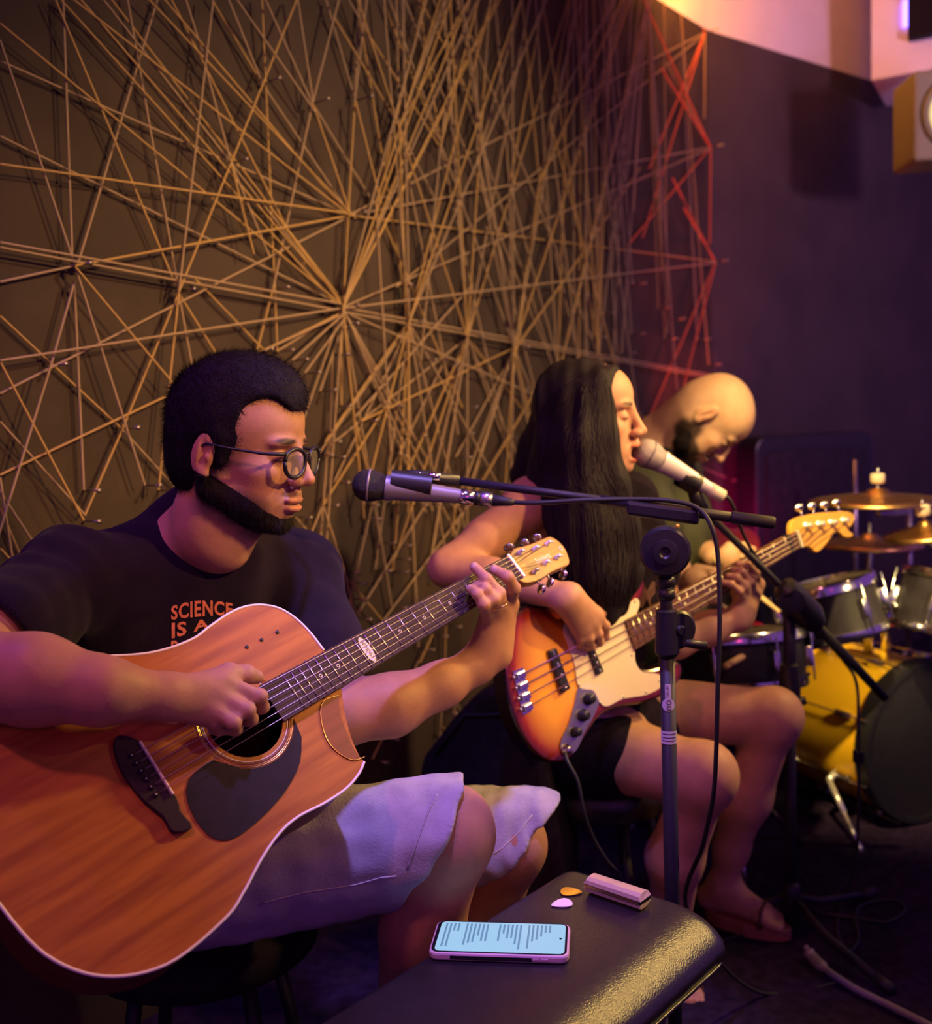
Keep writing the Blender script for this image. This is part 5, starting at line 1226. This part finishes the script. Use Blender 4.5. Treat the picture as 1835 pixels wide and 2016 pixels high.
# badge on the shell
e = unit(UP*.95-bs*.0+np.array([-.3, -.3, 0])); 
V, Fc = lathe(P(1722, 1333, 2.93), unit(CAM-P(1722, 1333, 2.93)), [(0, .012), (.004, .011)], 20); link('badge', V, Fc, M['steel'], kd)
tm = P(1622, 1146, 2.72); tom = drum('rack_tom', tm, UP+np.array([-.22, .14, 0]), .128, .150, M['vest'], 'black rack tom with a chrome hoop above the yellow bass drum', 6)
t2 = P(1888, 1138, 2.76); tom2 = drum('rack_tom', t2, UP+np.array([.3, .12, 0]), .141, .17, M['vest'], 'black tom at the right edge of the picture', 6)
hb = bf-bx_*.18+UP*(rb+.03)
pz = thing('tom_holder', hb, 'chrome double tom holder standing on the yellow bass drum', 'drum hardware')
pc = P(1742, 1195, 2.84)
for off in (-.035, .035):
    q0 = hb+bs*off*-1; q1 = np.array([q0[0], q0[1], pc[2]-.02]); tgt = (tm+np.array([.16, 0, -.05])) if off < 0 else (t2+np.array([-.17, 0, -.07]))
    V, Fc = tube([q0-UP*.03, q1], .0125, 12); link('post', V, Fc, M['chrome'], pz)
    V, Fc = tube([q1, (q1+tgt)/2+UP*.02, tgt], .009, 10); link('arm', V, Fc, M['chrome'], pz)
    V, Fc = box(q1, np.eye(3), (.045, .045, .05)); link('clamp', V, Fc, M['chrome'], pz, smooth=False, bevel=.006)
    V, Fc = lathe(q1+np.array([-.03, -.02, 0]), (-1, -.3, 0), [(0, .006), (.012, .014), (.018, .012)], 12); link('wing_nut', V, Fc, M['chrome'], pz)
# floor tom / low drum between
if False: lt = P(1685, 1228, 3.75); drum('floor_tom', lt, UP+np.array([0, .14, 0]), .175, .30, M['vest'], 'dark floor tom seen between the toms and the bass drum', 6)
def cymbal(c, r, tilt, label, rodz=0.0, felt=True, m=None, base=None):
    ax = unit(UP+np.array(tilt)); t = thing('cymbal', c, label, 'cymbal')
    V, Fc = lathe(c, ax, [(-.012, r), (-.004, r*.72), (.004, r*.42), (.010, r*.19), (.020, r*.15), (.026, r*.08), (.027, .004)], 56); V2, F2 = lathe(c-ax*.0015, ax, [(-.012, r), (-.004, r*.72), (.004, r*.42), (.010, r*.19), (.020, r*.15), (.026, r*.08), (.027, .004)], 56)
    link('plate', *join((V, Fc), (V2, [f[::-1] for f in F2])), m or M['brass'], t)
    if felt:
        V, Fc = lathe(c+ax*.040, ax, [(0, .016), (.004, .020), (.024, .020), (.028, .016)], 20); link('felt', V, Fc, M['felt'], t)
        V, Fc = tube([c+ax*.06, c+ax*.085], .004, 8); link('wing_nut', V, Fc, M['chrome'], t)
    if base is None: base = (c[0], c[1]+.05)
    t_ = np.array([base[0], base[1], c[2]-.10])
    if math.hypot(base[0]-c[0], base[1]-c[1]) > .1:
        V, Fc = tube([c+ax*.06, c-ax*.035, c-ax*.05+(t_-c)*.04, t_], [.004, .004, .008, .008], 10); link('boom_arm', V, Fc, M['steel'], t)
        V, Fc = tube([t_+UP*.03, [base[0], base[1], .35]], [.010, .012], 10); link('stand_tube', V, Fc, M['steel'], t)
    else:
        V, Fc = tube([c+ax*.06, c-ax*.03, c-UP*.05, [base[0], base[1], .35]], [.004, .004, .010, .012], 10); link('stand_tube', V, Fc, M['steel'], t)
    for k in range(3):
        a = k*2.09+.7; V, Fc = tube([[base[0], base[1], .35], [base[0]+.22*math.cos(a), base[1]+.22*math.sin(a), .012]], .009, 8); link('leg', V, Fc, M['steel'], t)
    return t
cymbal(P(1728, 978, 2.95), .192, (-.01, -.03, 0), 'large gold cymbal under a cream felt behind the bass headstock', base=(1.50, 3.42))
cymbal(P(1822, 1042, 2.80), .111, (-.16, -.06, 0), 'small tilted cymbal at the right edge below the large one', base=(1.72, 2.84))
cymbal(P(1712, 1064, 3.45), .172, (0, -.03, 0), 'thin dim hi-hat cymbal seen behind the bass headstock', felt=False)
c_ = P(1683, 1000, 3.75); ms = thing('metal_rod_stand', [c_[0], c_[1], 0], 'thin steel rod standing up behind the large cymbal', 'stand')
V, Fc = tube([P(1683, 905, 3.75), P(1684, 1060, 3.75), [c_[0], c_[1], 0]], [.008, .008, .012], 10); link('rod', V, Fc, M['steel'], ms)
V, Fc = lathe([c_[0], c_[1], 0], UP, [(0, .12), (.015, .12), (.02, .02)], 20); link('base', V, Fc, M['blackm'], ms)
for x, y, D in ((1570, 1000, 3.3), (1604, 996, 3.3), (1718, 1012, 3.35)): pass
# dark upright cabinet with rounded corners on the back wall side
ca, cb, cz = P(1490, 1100, 3.98), P(1722, 1100, 4.26), P(1520, 858, 4.0)[2]
BP = Plane(np.array([ca[0], ca[1], 0]), (cb-ca)*np.array([1, 1, 0]), UP); wc = np.linalg.norm((cb-ca)[:2])
def rr(x0, y0, x1, y1, r, n=6):
    o = []
    for cx, cy, a0 in ((x1-r, y0+r, -90), (x1-r, y1-r, 0), (x0+r, y1-r, 90), (x0+r, y0+r, 180)):
        for k in range(n+1): a = math.radians(a0+90*k/n); o.append((cx+r*math.cos(a), cy+r*math.sin(a)))
    return o
cab = thing('amplifier_cabinet', BP.at(wc/2, 0, -.1), 'tall black cabinet with rounded corners standing behind the cymbals', 'amplifier')
BP.add('housing', rr(0, 0.03, wc, cz, .06), -.12, 0, M['black'], cab, bevel=.01)
BP.add('front_grille', rr(.05, .10, wc-.05, cz-.06, .04), .001, .006, M['vest'], cab)
for k, (a, b) in enumerate(((.06, 0), (wc-.06, 0))): V, Fc = box(BP.at(a, .015, -.06), (BP.u, BP.v, BP.n), (.05, .03, .1)); link('foot', V, Fc, M['rubber'], cab, smooth=False)
# red chair back beside it
rp = Plane(np.array([*P(1450, 1100, 3.55)[:2], 0]), R@np.array([1., 0, -.12])*np.array([1, 1, 0]), UP); zc = P(1450, 1040, 3.55)[2]; z0 = P(1450, 1145, 3.55)[2]
rc = thing('red_chair', rp.at(0, 0, .1), 'red chair with a rounded back seen just above the bass neck', 'chair')
rp.add('backrest', rr(-.14, z0-.03, .088, zc, .06), -.02, .0, M['redplastic'], rc, bevel=.006)
rp.add('seat', rr(-.13, .42, .07, .445, .01), .0, .30, M['redplastic'], rc, bevel=.006)
for a in (-.12, .06):
    V, Fc = tube([rp.at(a, z0, -.01), rp.at(a, .43, -.02), rp.at(a, 0, -.06)], .010, 8); link('leg', V, Fc, M['blackm'], rc)
    V, Fc = tube([rp.at(a, .42, .28), rp.at(a, 0, .30)], .010, 8); link('leg', V, Fc, M['blackm'], rc)

# ================================================================ bench with phone, picks, harmonica
bF = at_z(1085, 1738, .48); bL = at_z(705, 1975, .48); be1 = unit(bF-bL); be2 = unit(np.cross(be1, UP)); be2 = be2 if be2[0] > 0 else -be2
BN = Plane(np.array([bF[0], bF[1], 0])+be2*.140-be1*.265, be1, be2); BN.n = UP.copy()
bench = thing('bench', BN.at(0, 0, 0), 'black leather padded bench in front holding the phone, picks and harmonica', 'bench')
lx, ly = .315, .140
prof = [(.060, .424), (.030, .426), (.012, .432), (.003, .440), (.0, .450), (.002, .458), (.010, .468), (.026, .481), (.048, .491), (.076, .4975), (.105, .500)]
V = []; 
for d_, z in prof:
    o = rr(-lx+d_, -ly+d_*.25, lx-d_*.35, ly-d_, max(.040-d_*.3, .012), 7)
    for a, b in o:
        pin = .006*(abs(a)/lx)*(abs(b)/ly) if z > .43 else 0
        V.append(BN.at(a*(1+pin), b*(1+pin), z))
no_ = len(o); Fc = [(l*no_+i, l*no_+(i+1) % no_, (l+1)*no_+(i+1) % no_, (l+1)*no_+i) for l in range(len(prof)-1) for i in range(no_)]
Fc += [tuple(range(no_))[::-1], tuple((len(prof)-1)*no_+i for i in range(no_))]
link('cushion', V, Fc, M['leather'], bench)
V, Fc = tube([BN.at(a, b, .436) for a, b in rr(-lx+.003, -ly+.003, lx-.003, ly-.003, .045, 7)]+[BN.at(*rr(-lx+.003, -ly+.003, lx-.003, ly-.003, .045, 7)[0], .436)], .0030, 8); link('piping', V, Fc, M['leather'], bench)
BN.add('frame', rr(-lx+.06, -ly+.03, lx-.03, ly-.06, .02), .385, .424, M['black'], bench)
for a in (-lx+.085, lx-.085):
    for b in (-ly+.08, ly-.08): V, Fc = tube([BN.at(a, b, .40), BN.at(a*1.04, b*1.06, 0)], [.018, .014], 10); link('leg', V, Fc, M['black'], bench)
TZ = .5008
ph0, ph1, ph2 = at_z(840, 1888, TZ), at_z(1092, 1896, TZ), at_z(888, 1828, TZ)
PH = Plane((ph0+ph1)/2+(ph2-ph0)/2, ph1-ph0, ph2-ph0); PH.O[2] = TZ
if PH.n[2] < 0: PH.n = -PH.n
phone = thing('phone', PH.at(0, 0, 0), 'phone in a pink case with a bright pale blue text screen lying on the bench', 'phone')
hl_, hw2 = .091, .043
PH.add('case', rr(-hl_, -hw2, hl_, hw2, .012), 0, .0105, M['case'], phone, bevel=.003)
PH.add('bezel', rr(-hl_+.003, -hw2+.003, hl_-.003, hw2-.003, .010), .0100, .0109, M['head'], phone)
scn = PH.add('screen', rr(-hl_+.0075, -hw2+.0055, hl_-.006, hw2-.0055, .007), .0106, .0112, M['screen'], phone)
r3 = random.Random(2); VV = []; FF = []; n_ = 0
for k in range(26):
    a = -hl_+.014+k*.0056
    if k in (4, 11, 12, 19): continue
    L_ = r3.uniform(.25, .95)*(hw2*2-.020); b0q = hw2-.010
    v, f, _ = PH.slab([(a, b0q-L_), (a+.0026, b0q-L_), (a+.0026, b0q), (a, b0q)], .0112, .0114); VV.append(v); FF += [tuple(i+n_ for i in q) for q in f]; n_ += len(v)
link('screen_text', np.vstack(VV), FF, M['screentext'], scn, smooth=False)
V, Fc = lathe(PH.at(hl_-.012, 0, .0112), UP, [(0, .0018), (.0002, .0018)], 12); link('camera_hole', V, Fc, M['head'], phone)
side = -1 if (PH.at(0, -hw2, 0)-CAM)@(PH.at(0, -hw2, 0)-CAM) < (PH.at(0, hw2, 0)-CAM)@(PH.at(0, hw2, 0)-CAM) else 1
PH.add('case_panel', [(-.062, side*(hw2+.0004)), (.045, side*(hw2+.0004)), (.045, side*(hw2-.001)), (-.062, side*(hw2-.001))], .0022, .0075, M['black'], phone, label='dark side strip of the pink case')
for a in (.048, .060): V, Fc = PH.bx(a, side*(hw2+.0004), .005, (.009, .0012, .003)); link('side_button', V, Fc, M['case'], phone, smooth=False, bevel=.0005)
def pick(x, y, ang, m, lb_):
    c = at_z(x, y, TZ); Pk = Plane(c, np.array([math.cos(ang), math.sin(ang), 0]), np.array([-math.sin(ang), math.cos(ang), 0])); Pk.n = UP.copy()
    o = [tuple(p) for p in smooth_loop([np.array(q) for q in ((.017, 0), (.010, .0075), (-.002, .0125), (-.011, .0105), (-.0145, 0), (-.011, -.0105), (-.002, -.0125), (.010, -.0075))], 5)]
    V, Fc, _ = Pk.slab(o, 0, .0012); link('guitar_pick', V, Fc, m, smooth=False, label=lb_, cat='guitar pick', bevel=.0003)
pick(1123, 1756, math.radians(-12), M['pickyellow'], 'yellow guitar pick on the bench nearest the harmonica')
pick(1107, 1779, math.radians(200), M['pickpink'], 'pale pink guitar pick on the bench between the yellow pick and the phone')
ha, hb_ = at_z(1160, 1752, TZ), at_z(1272, 1790, TZ); HP = Plane((ha+hb_)/2, hb_-ha, np.cross(UP, hb_-ha)); HP.n = UP.copy(); HP.O[2] = TZ
harp = thing('harmonica', HP.at(0, 0, 0), 'small metal harmonica lying on the far corner of the bench', 'harmonica'); L2 = np.linalg.norm(hb_-ha)/2
V, Fc = HP.bx(0, 0, .0125, (L2*2*.98, .026, .006)); link('comb', V, Fc, M['head'], harp, smooth=False)
for s_ in (-1, 1):
    V = []; pr = [(-.0140, 0), (-.0125, .0055), (-.006, .0085), (.006, .0085), (.0120, .0065), (.0140, .0005)]
    for e_ in (-L2, L2): V += [HP.at(e_*(.93 if k in (1, 2, 3, 4) else 1), b, .0125+s_*(.003+h)) for k, (b, h) in enumerate(pr)]
    Fc = [(k, k+1, k+7, k+6) for k in range(5)]+[tuple(range(6)), tuple(range(6, 12))[::-1], (0, 6, 11, 5)]; link('cover_plate', V, Fc, M['harp'], harp, smooth=False)
V, Fc = HP.bx(0, -.0145, .0125, (L2*1.9, .0008, .0045)); link('hole_row', V, Fc, M['gold'], harp, smooth=False)

# ================================================================ front microphone stand (boom across the picture)
s1 = P(1317, 1450, 1.56); sx1 = np.array([s1[0], s1[1], 0])
def zat(x, y, xy):     # height above plan point xy that is seen at pixel row y
    r = ray(x, y); k = (np.array(xy[:2])-CAM[:2])@r[:2]/(r[:2]@r[:2]); return (CAM+r*k)[2]
Z = lambda y: zat(1316, y, s1)
ms1 = thing('microphone_stand', sx1, 'black boom microphone stand in front of the woman, white stickers on its pole', 'microphone stand')
V, Fc = tube([sx1+UP*.03, sx1+UP*Z(1285)], .0117, 20); link('lower_tube', V, Fc, M['blackm'], ms1)
V, Fc = tube([sx1+UP*Z(1285), sx1+UP*Z(1100)], .0095, 16); link('upper_tube', V, Fc, M['blackm'], ms1)
V, Fc = lathe(sx1+UP*Z(1292), UP, [(0, .014), (.006, .0185), (.020, .0180), (Z(1215)-Z(1292), .0165), (Z(1202)-Z(1292), .0165), (Z(1200)-Z(1292)+.001, .010)], 24); link('height_clutch', V, Fc, M['black'], ms1, auto=30)
cr = unit(R@np.array([1., 0, 0])*np.array([1, 1, 0])); cf = unit(np.array([-s1[0], -s1[1], 0]))
V, Fc = lathe(sx1+UP*Z(1240)+cr*.014+cf*-.004, unit(cr*.55+cf), [(-.012, .027), (.008, .030), (.012, .026), (.013, .008), (.018, .006)], 28); link('clutch_knob', V, Fc, M['black'], ms1, auto=30)
V, Fc = tube([sx1+UP*Z(1262)+cr*.01, sx1+UP*Z(1275)+cr*.060], .007, 8); link('clutch_lever', V, Fc, M['black'], ms1)
for z_ in (Z(1155), Z(1180)): V, Fc = lathe(sx1+UP*z_, UP, [(0, .010), (.002, .0135), (.014, .0135), (.016, .010)], 18); link('collar', V, Fc, M['black'], ms1)
dc_ = sx1+UP*Z(1083)+cf*.012
V, Fc = lathe(dc_, cf, [(-.030, .020), (-.022, .037), (.006, .038), (.012, .034), (.013, .019), (.017, .018), (.018, .009), (.015, .006)], 40); link('tilt_clutch', V, Fc, M['black'], ms1, auto=30)
V, Fc = lathe(dc_-cf*.034, cf, [(-.012, .018), (0, .020)], 20); link('tilt_hub', V, Fc, M['blackm'], ms1)
bA, bB, bC = P(838, 938, 1.63), P(1215, 997, 1.56), P(1528, 1030, 1.505)
bdv = unit(bC-bA)
V, Fc = tube([bA, bA+(bC-bA)*.80], .0065, 12); link('boom_tube', V, Fc, M['blackm'], ms1)
V, Fc = tube([bA+(bC-bA)*.52, bC-bdv*.02], .0080, 14); link('boom_sleeve', V, Fc, M['blackm'], ms1)
V, Fc = box(bA+(bC-bA)*.693-UP*.006, (bdv, unit(np.cross(bdv, UP)), UP), (.11, .026, .024)); link('boom_holder', V, Fc, M['black'], ms1, smooth=False, bevel=.006)
V, Fc = lathe(bA+(bC-bA)*.775, bdv, [(0, .0105), (.008, .0105)], 14); link('brass_ring', V, Fc, M['brass'], ms1)
V, Fc = lathe(bC-bdv*.065, bdv, [(0, .0085), (.002, .0095), (.060, .0095), (.064, .007)], 16); link('end_cap', V, Fc, M['rubber'], ms1, label='ribbed grey end cap')
V, Fc = lathe(P(1334, 1048-13, 1.52), cf, [(0, .003), (.004, .003)], 10); link('clutch_screw', V, Fc, M['dial'], ms1, label='small amber screw')
for k in range(3):
    a = .9+k*2.094; V, Fc = tube([sx1+UP*.10, sx1+np.array([.14*math.cos(a), .14*math.sin(a), .05]), sx1+np.array([.26*math.cos(a), .26*math.sin(a), .014])], .0085, 10); link('leg', V, Fc, M['blackm'], ms1)
V, Fc = lathe(sx1+UP*.03, UP, [(0, .022), (.10, .022), (.11, .012)], 20); link('leg_hub', V, Fc, M['black'], ms1)
def wrap(cx_ang, z0, z1, half, rad, m, nm, par, base=sx1):
    V = []; n = 12
    a0 = math.atan2(cf[1], cf[0])+cx_ang
    for z_ in (z0, z1):
        for k in range(n+1): a = a0-half+2*half*k/n; V.append(base+np.array([rad*math.cos(a), rad*math.sin(a), z_]))
    Fc = [(k, k+1, k+n+2, k+n+1) for k in range(n)]; return link(nm, V, Fc, m, par)
wrap(0, Z(1461), Z(1436), 1.5, .0121, M['label'], 'white_label', ms1)
for y in (1441, 1448, 1454): wrap(.05, Z(y+1.2), Z(y-.6), .95, .0123, M['labelink'], 'label_line', ms1)
def on_pole(pts, rad): 
    a0 = math.atan2(cf[1], cf[0]); return [sx1+np.array([rad*math.cos(a0+u_/rad), rad*math.sin(a0+u_/rad), z_]) for u_, z_ in pts]
zc1 = Z(1384); V = on_pole([(.0105*q_*math.cos(t), zc1+.0098*q_*math.sin(t)) for q_ in (.02, .25, .5, .75, 1) for t in np.linspace(0, 2*math.pi, 24, endpoint=False)], .0121); link('round_sticker', V, [(l*24+k, l*24+(k+1) % 24, l*24+24+(k+1) % 24, l*24+24+k) for l in range(4) for k in range(24)]+[tuple(range(24))], M['label'], ms1)
V = on_pole([(a, Z(y)) for y in (1372, 1343) for a in (-.0045, -.0022, 0, .0022, .0045)], .0121); link('sticker_tab', V, [(k, k+1, k+6, k+5) for k in range(4)], M['label'], ms1)
tv_, tf_ = text_mesh('on', .017); link('sticker_lettering', on_pole([(-v[1], zc1-v[0]) for v in tv_], .0127), tf_, M['labelink'], ms1, smooth=False)
tv_, tf_ = text_mesh('MUSIC', .0068); link('sticker_lettering', on_pole([(-v[1], Z(1358)-v[0]) for v in tv_], .0127), tf_, M['labelink'], ms1, smooth=False)

def microphone(tip, tail, rb_, body, mesh_m, label, ringm=None):
    d = unit(tail-tip); L_ = np.linalg.norm(tail-tip); t = thing('microphone', tip+d*rb_, label, 'microphone')
    c = tip+d*rb_
    V, Fc = lathe(tip, d, [(0, .002), (rb_*.10, rb_*.45), (rb_*.35, rb_*.78), (rb_*.7, rb_*.97), (rb_*1.0, rb_), (rb_*1.3, rb_*.98), (rb_*1.75, rb_*.86), (rb_*2.15, rb_*.72)], 32); link('mesh_head', V, Fc, mesh_m, t)
    V, Fc = lathe(tip+d*rb_*.98, d, [(0, rb_*1.0), (0, rb_*1.03), (rb_*.14, rb_*1.03), (rb_*.14, rb_)], 32); link('head_band', V, Fc, M['micgrey'], t)
    V, Fc = lathe(tip+d*rb_*2.1, d, [(0, rb_*.5), (0, rb_*.80), (.006, rb_*.80), (.012, rb_*.74), (L_*.55, rb_*.50), (L_-rb_*2.1, rb_*.44), (L_-rb_*2.1, .004)], 28); link('handle', V, Fc, body, t, auto=40)
    return t, d
tip, tail = P(693, 952, 1.60), P(906, 977, 1.60)
mic1, md = microphone(tip, tail, .0255, M['micgrey'], M['mesh_dark'], 'grey microphone with a black round head before the face of the man in glasses')
V, Fc = lathe(tail, md, [(0, .0115), (.001, .0125), (.021, .0125), (.022, .010)], 20); link('connector_ring', V, Fc, M['chrome'], mic1)
pg_ = thing('microphone_plug', tail+md*.03, 'silver and black cable plug at the tail of the grey microphone', 'plug')
V, Fc = lathe(tail+md*.0225, md, [(0, .0115), (.009, .0115)], 20); link('plug_band', V, Fc, M['black'], pg_)
V, Fc = lathe(tail+md*.032, md, [(0, .0120), (.018, .0118), (.019, .010)], 20); link('plug_shell', V, Fc, M['steel'], pg_)
V, Fc = lathe(tail+md*.051, md, [(0, .010), (.03, .006), (.036, .0035)], 14); link('strain_relief', V, Fc, M['rubber'], pg_)
V, Fc = tube([P(770, 948, 1.60), P(850, 958, 1.60)], .0195, 20, cap=False); link('clip_cradle', V, Fc, M['black'], ms1)
V, Fc = tube([P(800, 938, 1.60), P(835, 938, 1.62), P(905, 947, 1.62)], .0100, 12); link('clip_joint', V, Fc, M['black'], ms1)
V, Fc = lathe(P(827, 936, 1.60), cf, [(0, .006), (.004, .006), (.006, .003)], 14); link('clip_bolt', V, Fc, M['chrome'], ms1)
V, Fc = tube([P(843, 937, 1.60), P(866, 939, 1.60)], .0065, 12); link('clip_sleeve', V, Fc, M['chrome'], ms1)
cab1 = smooth_loop([tail+md*.085, P(1060, 990, 1.58), P(1150, 985, 1.56), P(1240, 983, 1.55), P(1320, 986, 1.53), P(1372, 1000, 1.52), P(1400, 1035, 1.50), P(1414, 1100, 1.50), P(1417, 1220, 1.50), P(1413, 1360, 1.51), P(1410, 1480, 1.53), P(1404, 1570, 1.56), P(1385, 1660, 1.62), P(1355, 1800, 1.75), np.array([.55, 1.95, .02]), np.array([.75, 2.0, .006])], 8, False)
V, Fc = tube(cab1, .0037, 8); link('cable', V, Fc, M['rubber'], label='black cable hanging down from the front boom past the knee of the woman', cat='cable')

# ================================================================ second stand, for the singer
s2 = P(1556, 1500, 2.28); sx2 = np.array([s2[0], s2[1], 0]); Z2 = lambda y: zat(1556, y, s2)
ms2 = thing('microphone_stand', sx2, 'black boom microphone stand by the yellow drum holding the white microphone of the singer', 'microphone stand')
V, Fc = tube([sx2+UP*.03, sx2+UP*Z2(1395)], .0125, 16); link('lower_tube', V, Fc, M['blackm'], ms2)
V, Fc = tube([sx2+UP*Z2(1395), sx2+UP*Z2(1190)], .0135, 16); link('upper_tube', V, Fc, M['blackm'], ms2)
V, Fc = lathe(sx2+UP*Z2(1412), UP, [(0, .014), (.01, .022), (.06, .024), (.12, .021), (.125, .012)], 20); link('height_clutch', V, Fc, M['black'], ms2, auto=30)
V, Fc = tube([sx2+UP*Z2(1385), sx2+UP*Z2(1380)+cr*.034], .010, 10); link('clutch_lever', V, Fc, M['black'], ms2)
q0, q1, q2 = P(1385, 1003, 2.09), P(1572, 1190, 2.26), P(1742, 1374, 2.40); qd = unit(q2-q0)
V, Fc = tube([q0, q1, q2], [.0075, .0080, .0080], 12); link('boom_tube', V, Fc, M['blackm'], ms2)
V, Fc = tube([P(1610, 1232, 2.29), q2], .0105, 12); link('boom_counter_end', V, Fc, M['rubber'], ms2)
V, Fc = lathe(P(1540, 1150, 2.21), unit(P(1628, 1254, 2.28)-P(1540, 1150, 2.21)), [(0, .012), (.01, .026), (.05, .032), (.11, .034), (.14, .024), (.15, .012)], 22); link('boom_clutch', V, Fc, M['black'], ms2, auto=30)
V, Fc = lathe(P(1558, 1182, 2.21), cf, [(0, .030), (.014, .028), (.016, .012)], 24); link('tilt_clutch', V, Fc, M['black'], ms2, auto=30)
for a in (-1.15, .55, 2.75):
    V, Fc = tube([sx2+UP*.085, sx2+np.array([.10*math.cos(a), .10*math.sin(a), .045]), sx2+np.array([.27*math.cos(a), .27*math.sin(a), .013])], .0085, 10); link('leg', V, Fc, M['blackm'], ms2)
    V, Fc = tube([sx2+np.array([.25*math.cos(a), .25*math.sin(a), .016]), sx2+np.array([.29*math.cos(a), .29*math.sin(a), .013])], .012, 10); link('foot', V, Fc, M['rubber'], ms2)
V, Fc = lathe(sx2+UP*.02, UP, [(0, .020), (.09, .020), (.10, .014)], 16); link('leg_hub', V, Fc, M['black'], ms2)
tip, tail = P(1250, 879, 2.03), P(1396, 962, 2.07)
mic2, md2 = microphone(tip, tail, .0295, M['micwhite'], M['mesh_grey'], 'white microphone with a silver mesh head at the mouth of the singing woman')
V, Fc = lathe(tail, md2, [(0, .0125), (.001, .0145), (.034, .0135), (.035, .009)], 20); link('connector', V, Fc, M['bone'], mic2)
V, Fc = tube([P(1340, 936, 2.06), P(1372, 955, 2.07)], .0235, 16, cap=False); link('clip_cradle', V, Fc, M['black'], ms2)
V, Fc = tube([P(1362, 958, 2.07), P(1372, 985, 2.08), q0], [.012, .015, .012], 12); link('clip_joint', V, Fc, M['black'], ms2)
cab2 = smooth_loop([tail+md2*.03, P(1440, 990, 2.08), P(1478, 1080, 2.16), P(1560, 1185, 2.30), P(1660, 1300, 2.38), P(1686, 1345, 2.38), P(1690, 1420, 2.36), P(1691, 1490, 2.36), P(1690, 1600, 2.38), P(1684, 1700, 2.42), at_z(1660, 1775, .006), at_z(1648, 1830, .006), at_z(1668, 1872, .006), at_z(1690, 1850, .006), at_z(1684, 1805, .006), at_z(1700, 1780, .006), at_z(1760, 1772, .006), at_z(1782, 1792, .006), at_z(1745, 1815, .006), at_z(1690, 1808, .006), at_z(1600, 1795, .006)], 8, False)
V, Fc = tube(cab2, .0037, 8); link('cable', V, Fc, M['rubber'], label='black cable hanging from the second boom and looping on the floor', cat='cable')
V, Fc = box(P(1690, 1490, 2.35), np.eye(3), (.022, .02, .03)); link('cable_clip', V, Fc, M['black'], smooth=False, bevel=.003, label='small black clip on the hanging cable before the yellow drum', cat='clip')
cab3 = smooth_loop([at_z(1585, 1862, .03), at_z(1600, 1885, .014), at_z(1625, 1908, .012), at_z(1680, 1945, .010), at_z(1740, 1975, .010), at_z(1830, 2020, .010), at_z(1900, 2060, .010)], 8, False)
V, Fc = tube(cab3, [.006]*4+[.013]*12+[.008]*(len(cab3)-16), 10); link('power_cable', V, Fc, M['micgrey'], label='thick grey cable running along the floor to the lower right corner', cat='cable')
cab4 = smooth_loop([B.px(1112, 1482, .016), B.px(1118, 1500, .03), P(1138, 1540, 1.84), P(1150, 1600, 1.84), P(1168, 1650, 1.86), P(1195, 1695, 1.88), P(1225, 1735, 1.92), P(1250, 1830, 2.0), np.array([.34, 2.12, .01]), np.array([.6, 2.2, .006])], 8, False)
V, Fc = tube(cab4, .0034, 8); link('instrument_cable', V, Fc, M['rubber'], label='thin black cable hanging from the jack of the bass', cat='cable')
pb = at_z(1096, 1590, .0); ps = thing('effects_pedal', pb, 'small black box with a red light on the floor behind the seated man', 'pedal')
V, Fc = box(pb+UP*.03, np.eye(3), (.12, .09, .055)); link('housing', V, Fc, M['black'], ps, smooth=False, bevel=.006)
V, Fc = lathe(pb+UP*.057+np.array([0, -.03, 0]), UP, [(0, .006), (.005, .005)], 12); link('indicator_light', V, Fc, M['redled'], ps)
V, Fc = lathe(pb+UP*.057+np.array([-.035, -.01, 0]), UP, [(0, .012), (.014, .010)], 16); link('footswitch', V, Fc, M['chrome'], ps)
# soft bag standing behind, one corner lit violet
g0 = P(962, 1395, 2.02); zb_ = g0[2]+.03; bg = thing('gig_bag', [g0[0], g0[1], 0], 'dark soft bag standing behind the hand of the guitarist, its corner lit violet', 'bag')
GB = Plane(np.array([g0[0]-.02, g0[1]+.05, 0]), np.array([.92, -.39, 0]), UP)
o_ = [tuple(p) for p in smooth_loop([np.array(q) for q in ((-.16, .02), (.16, .02), (.15, .45), (.10, zb_-.06), (.055, zb_), (.0, zb_-.01), (-.10, zb_-.12), (-.15, .42))], 5)]
GB.add('bag_body', o_, -.10, 0, M['vest'], bg, bevel=.02)
V, Fc = tube([GB.at(-.10, .5, .001), GB.at(-.03, zb_-.06, .001), GB.at(.06, zb_-.05, .001), GB.at(.11, .5, .001)], .004, 6); link('zip', V, Fc, M['rubber'], bg)
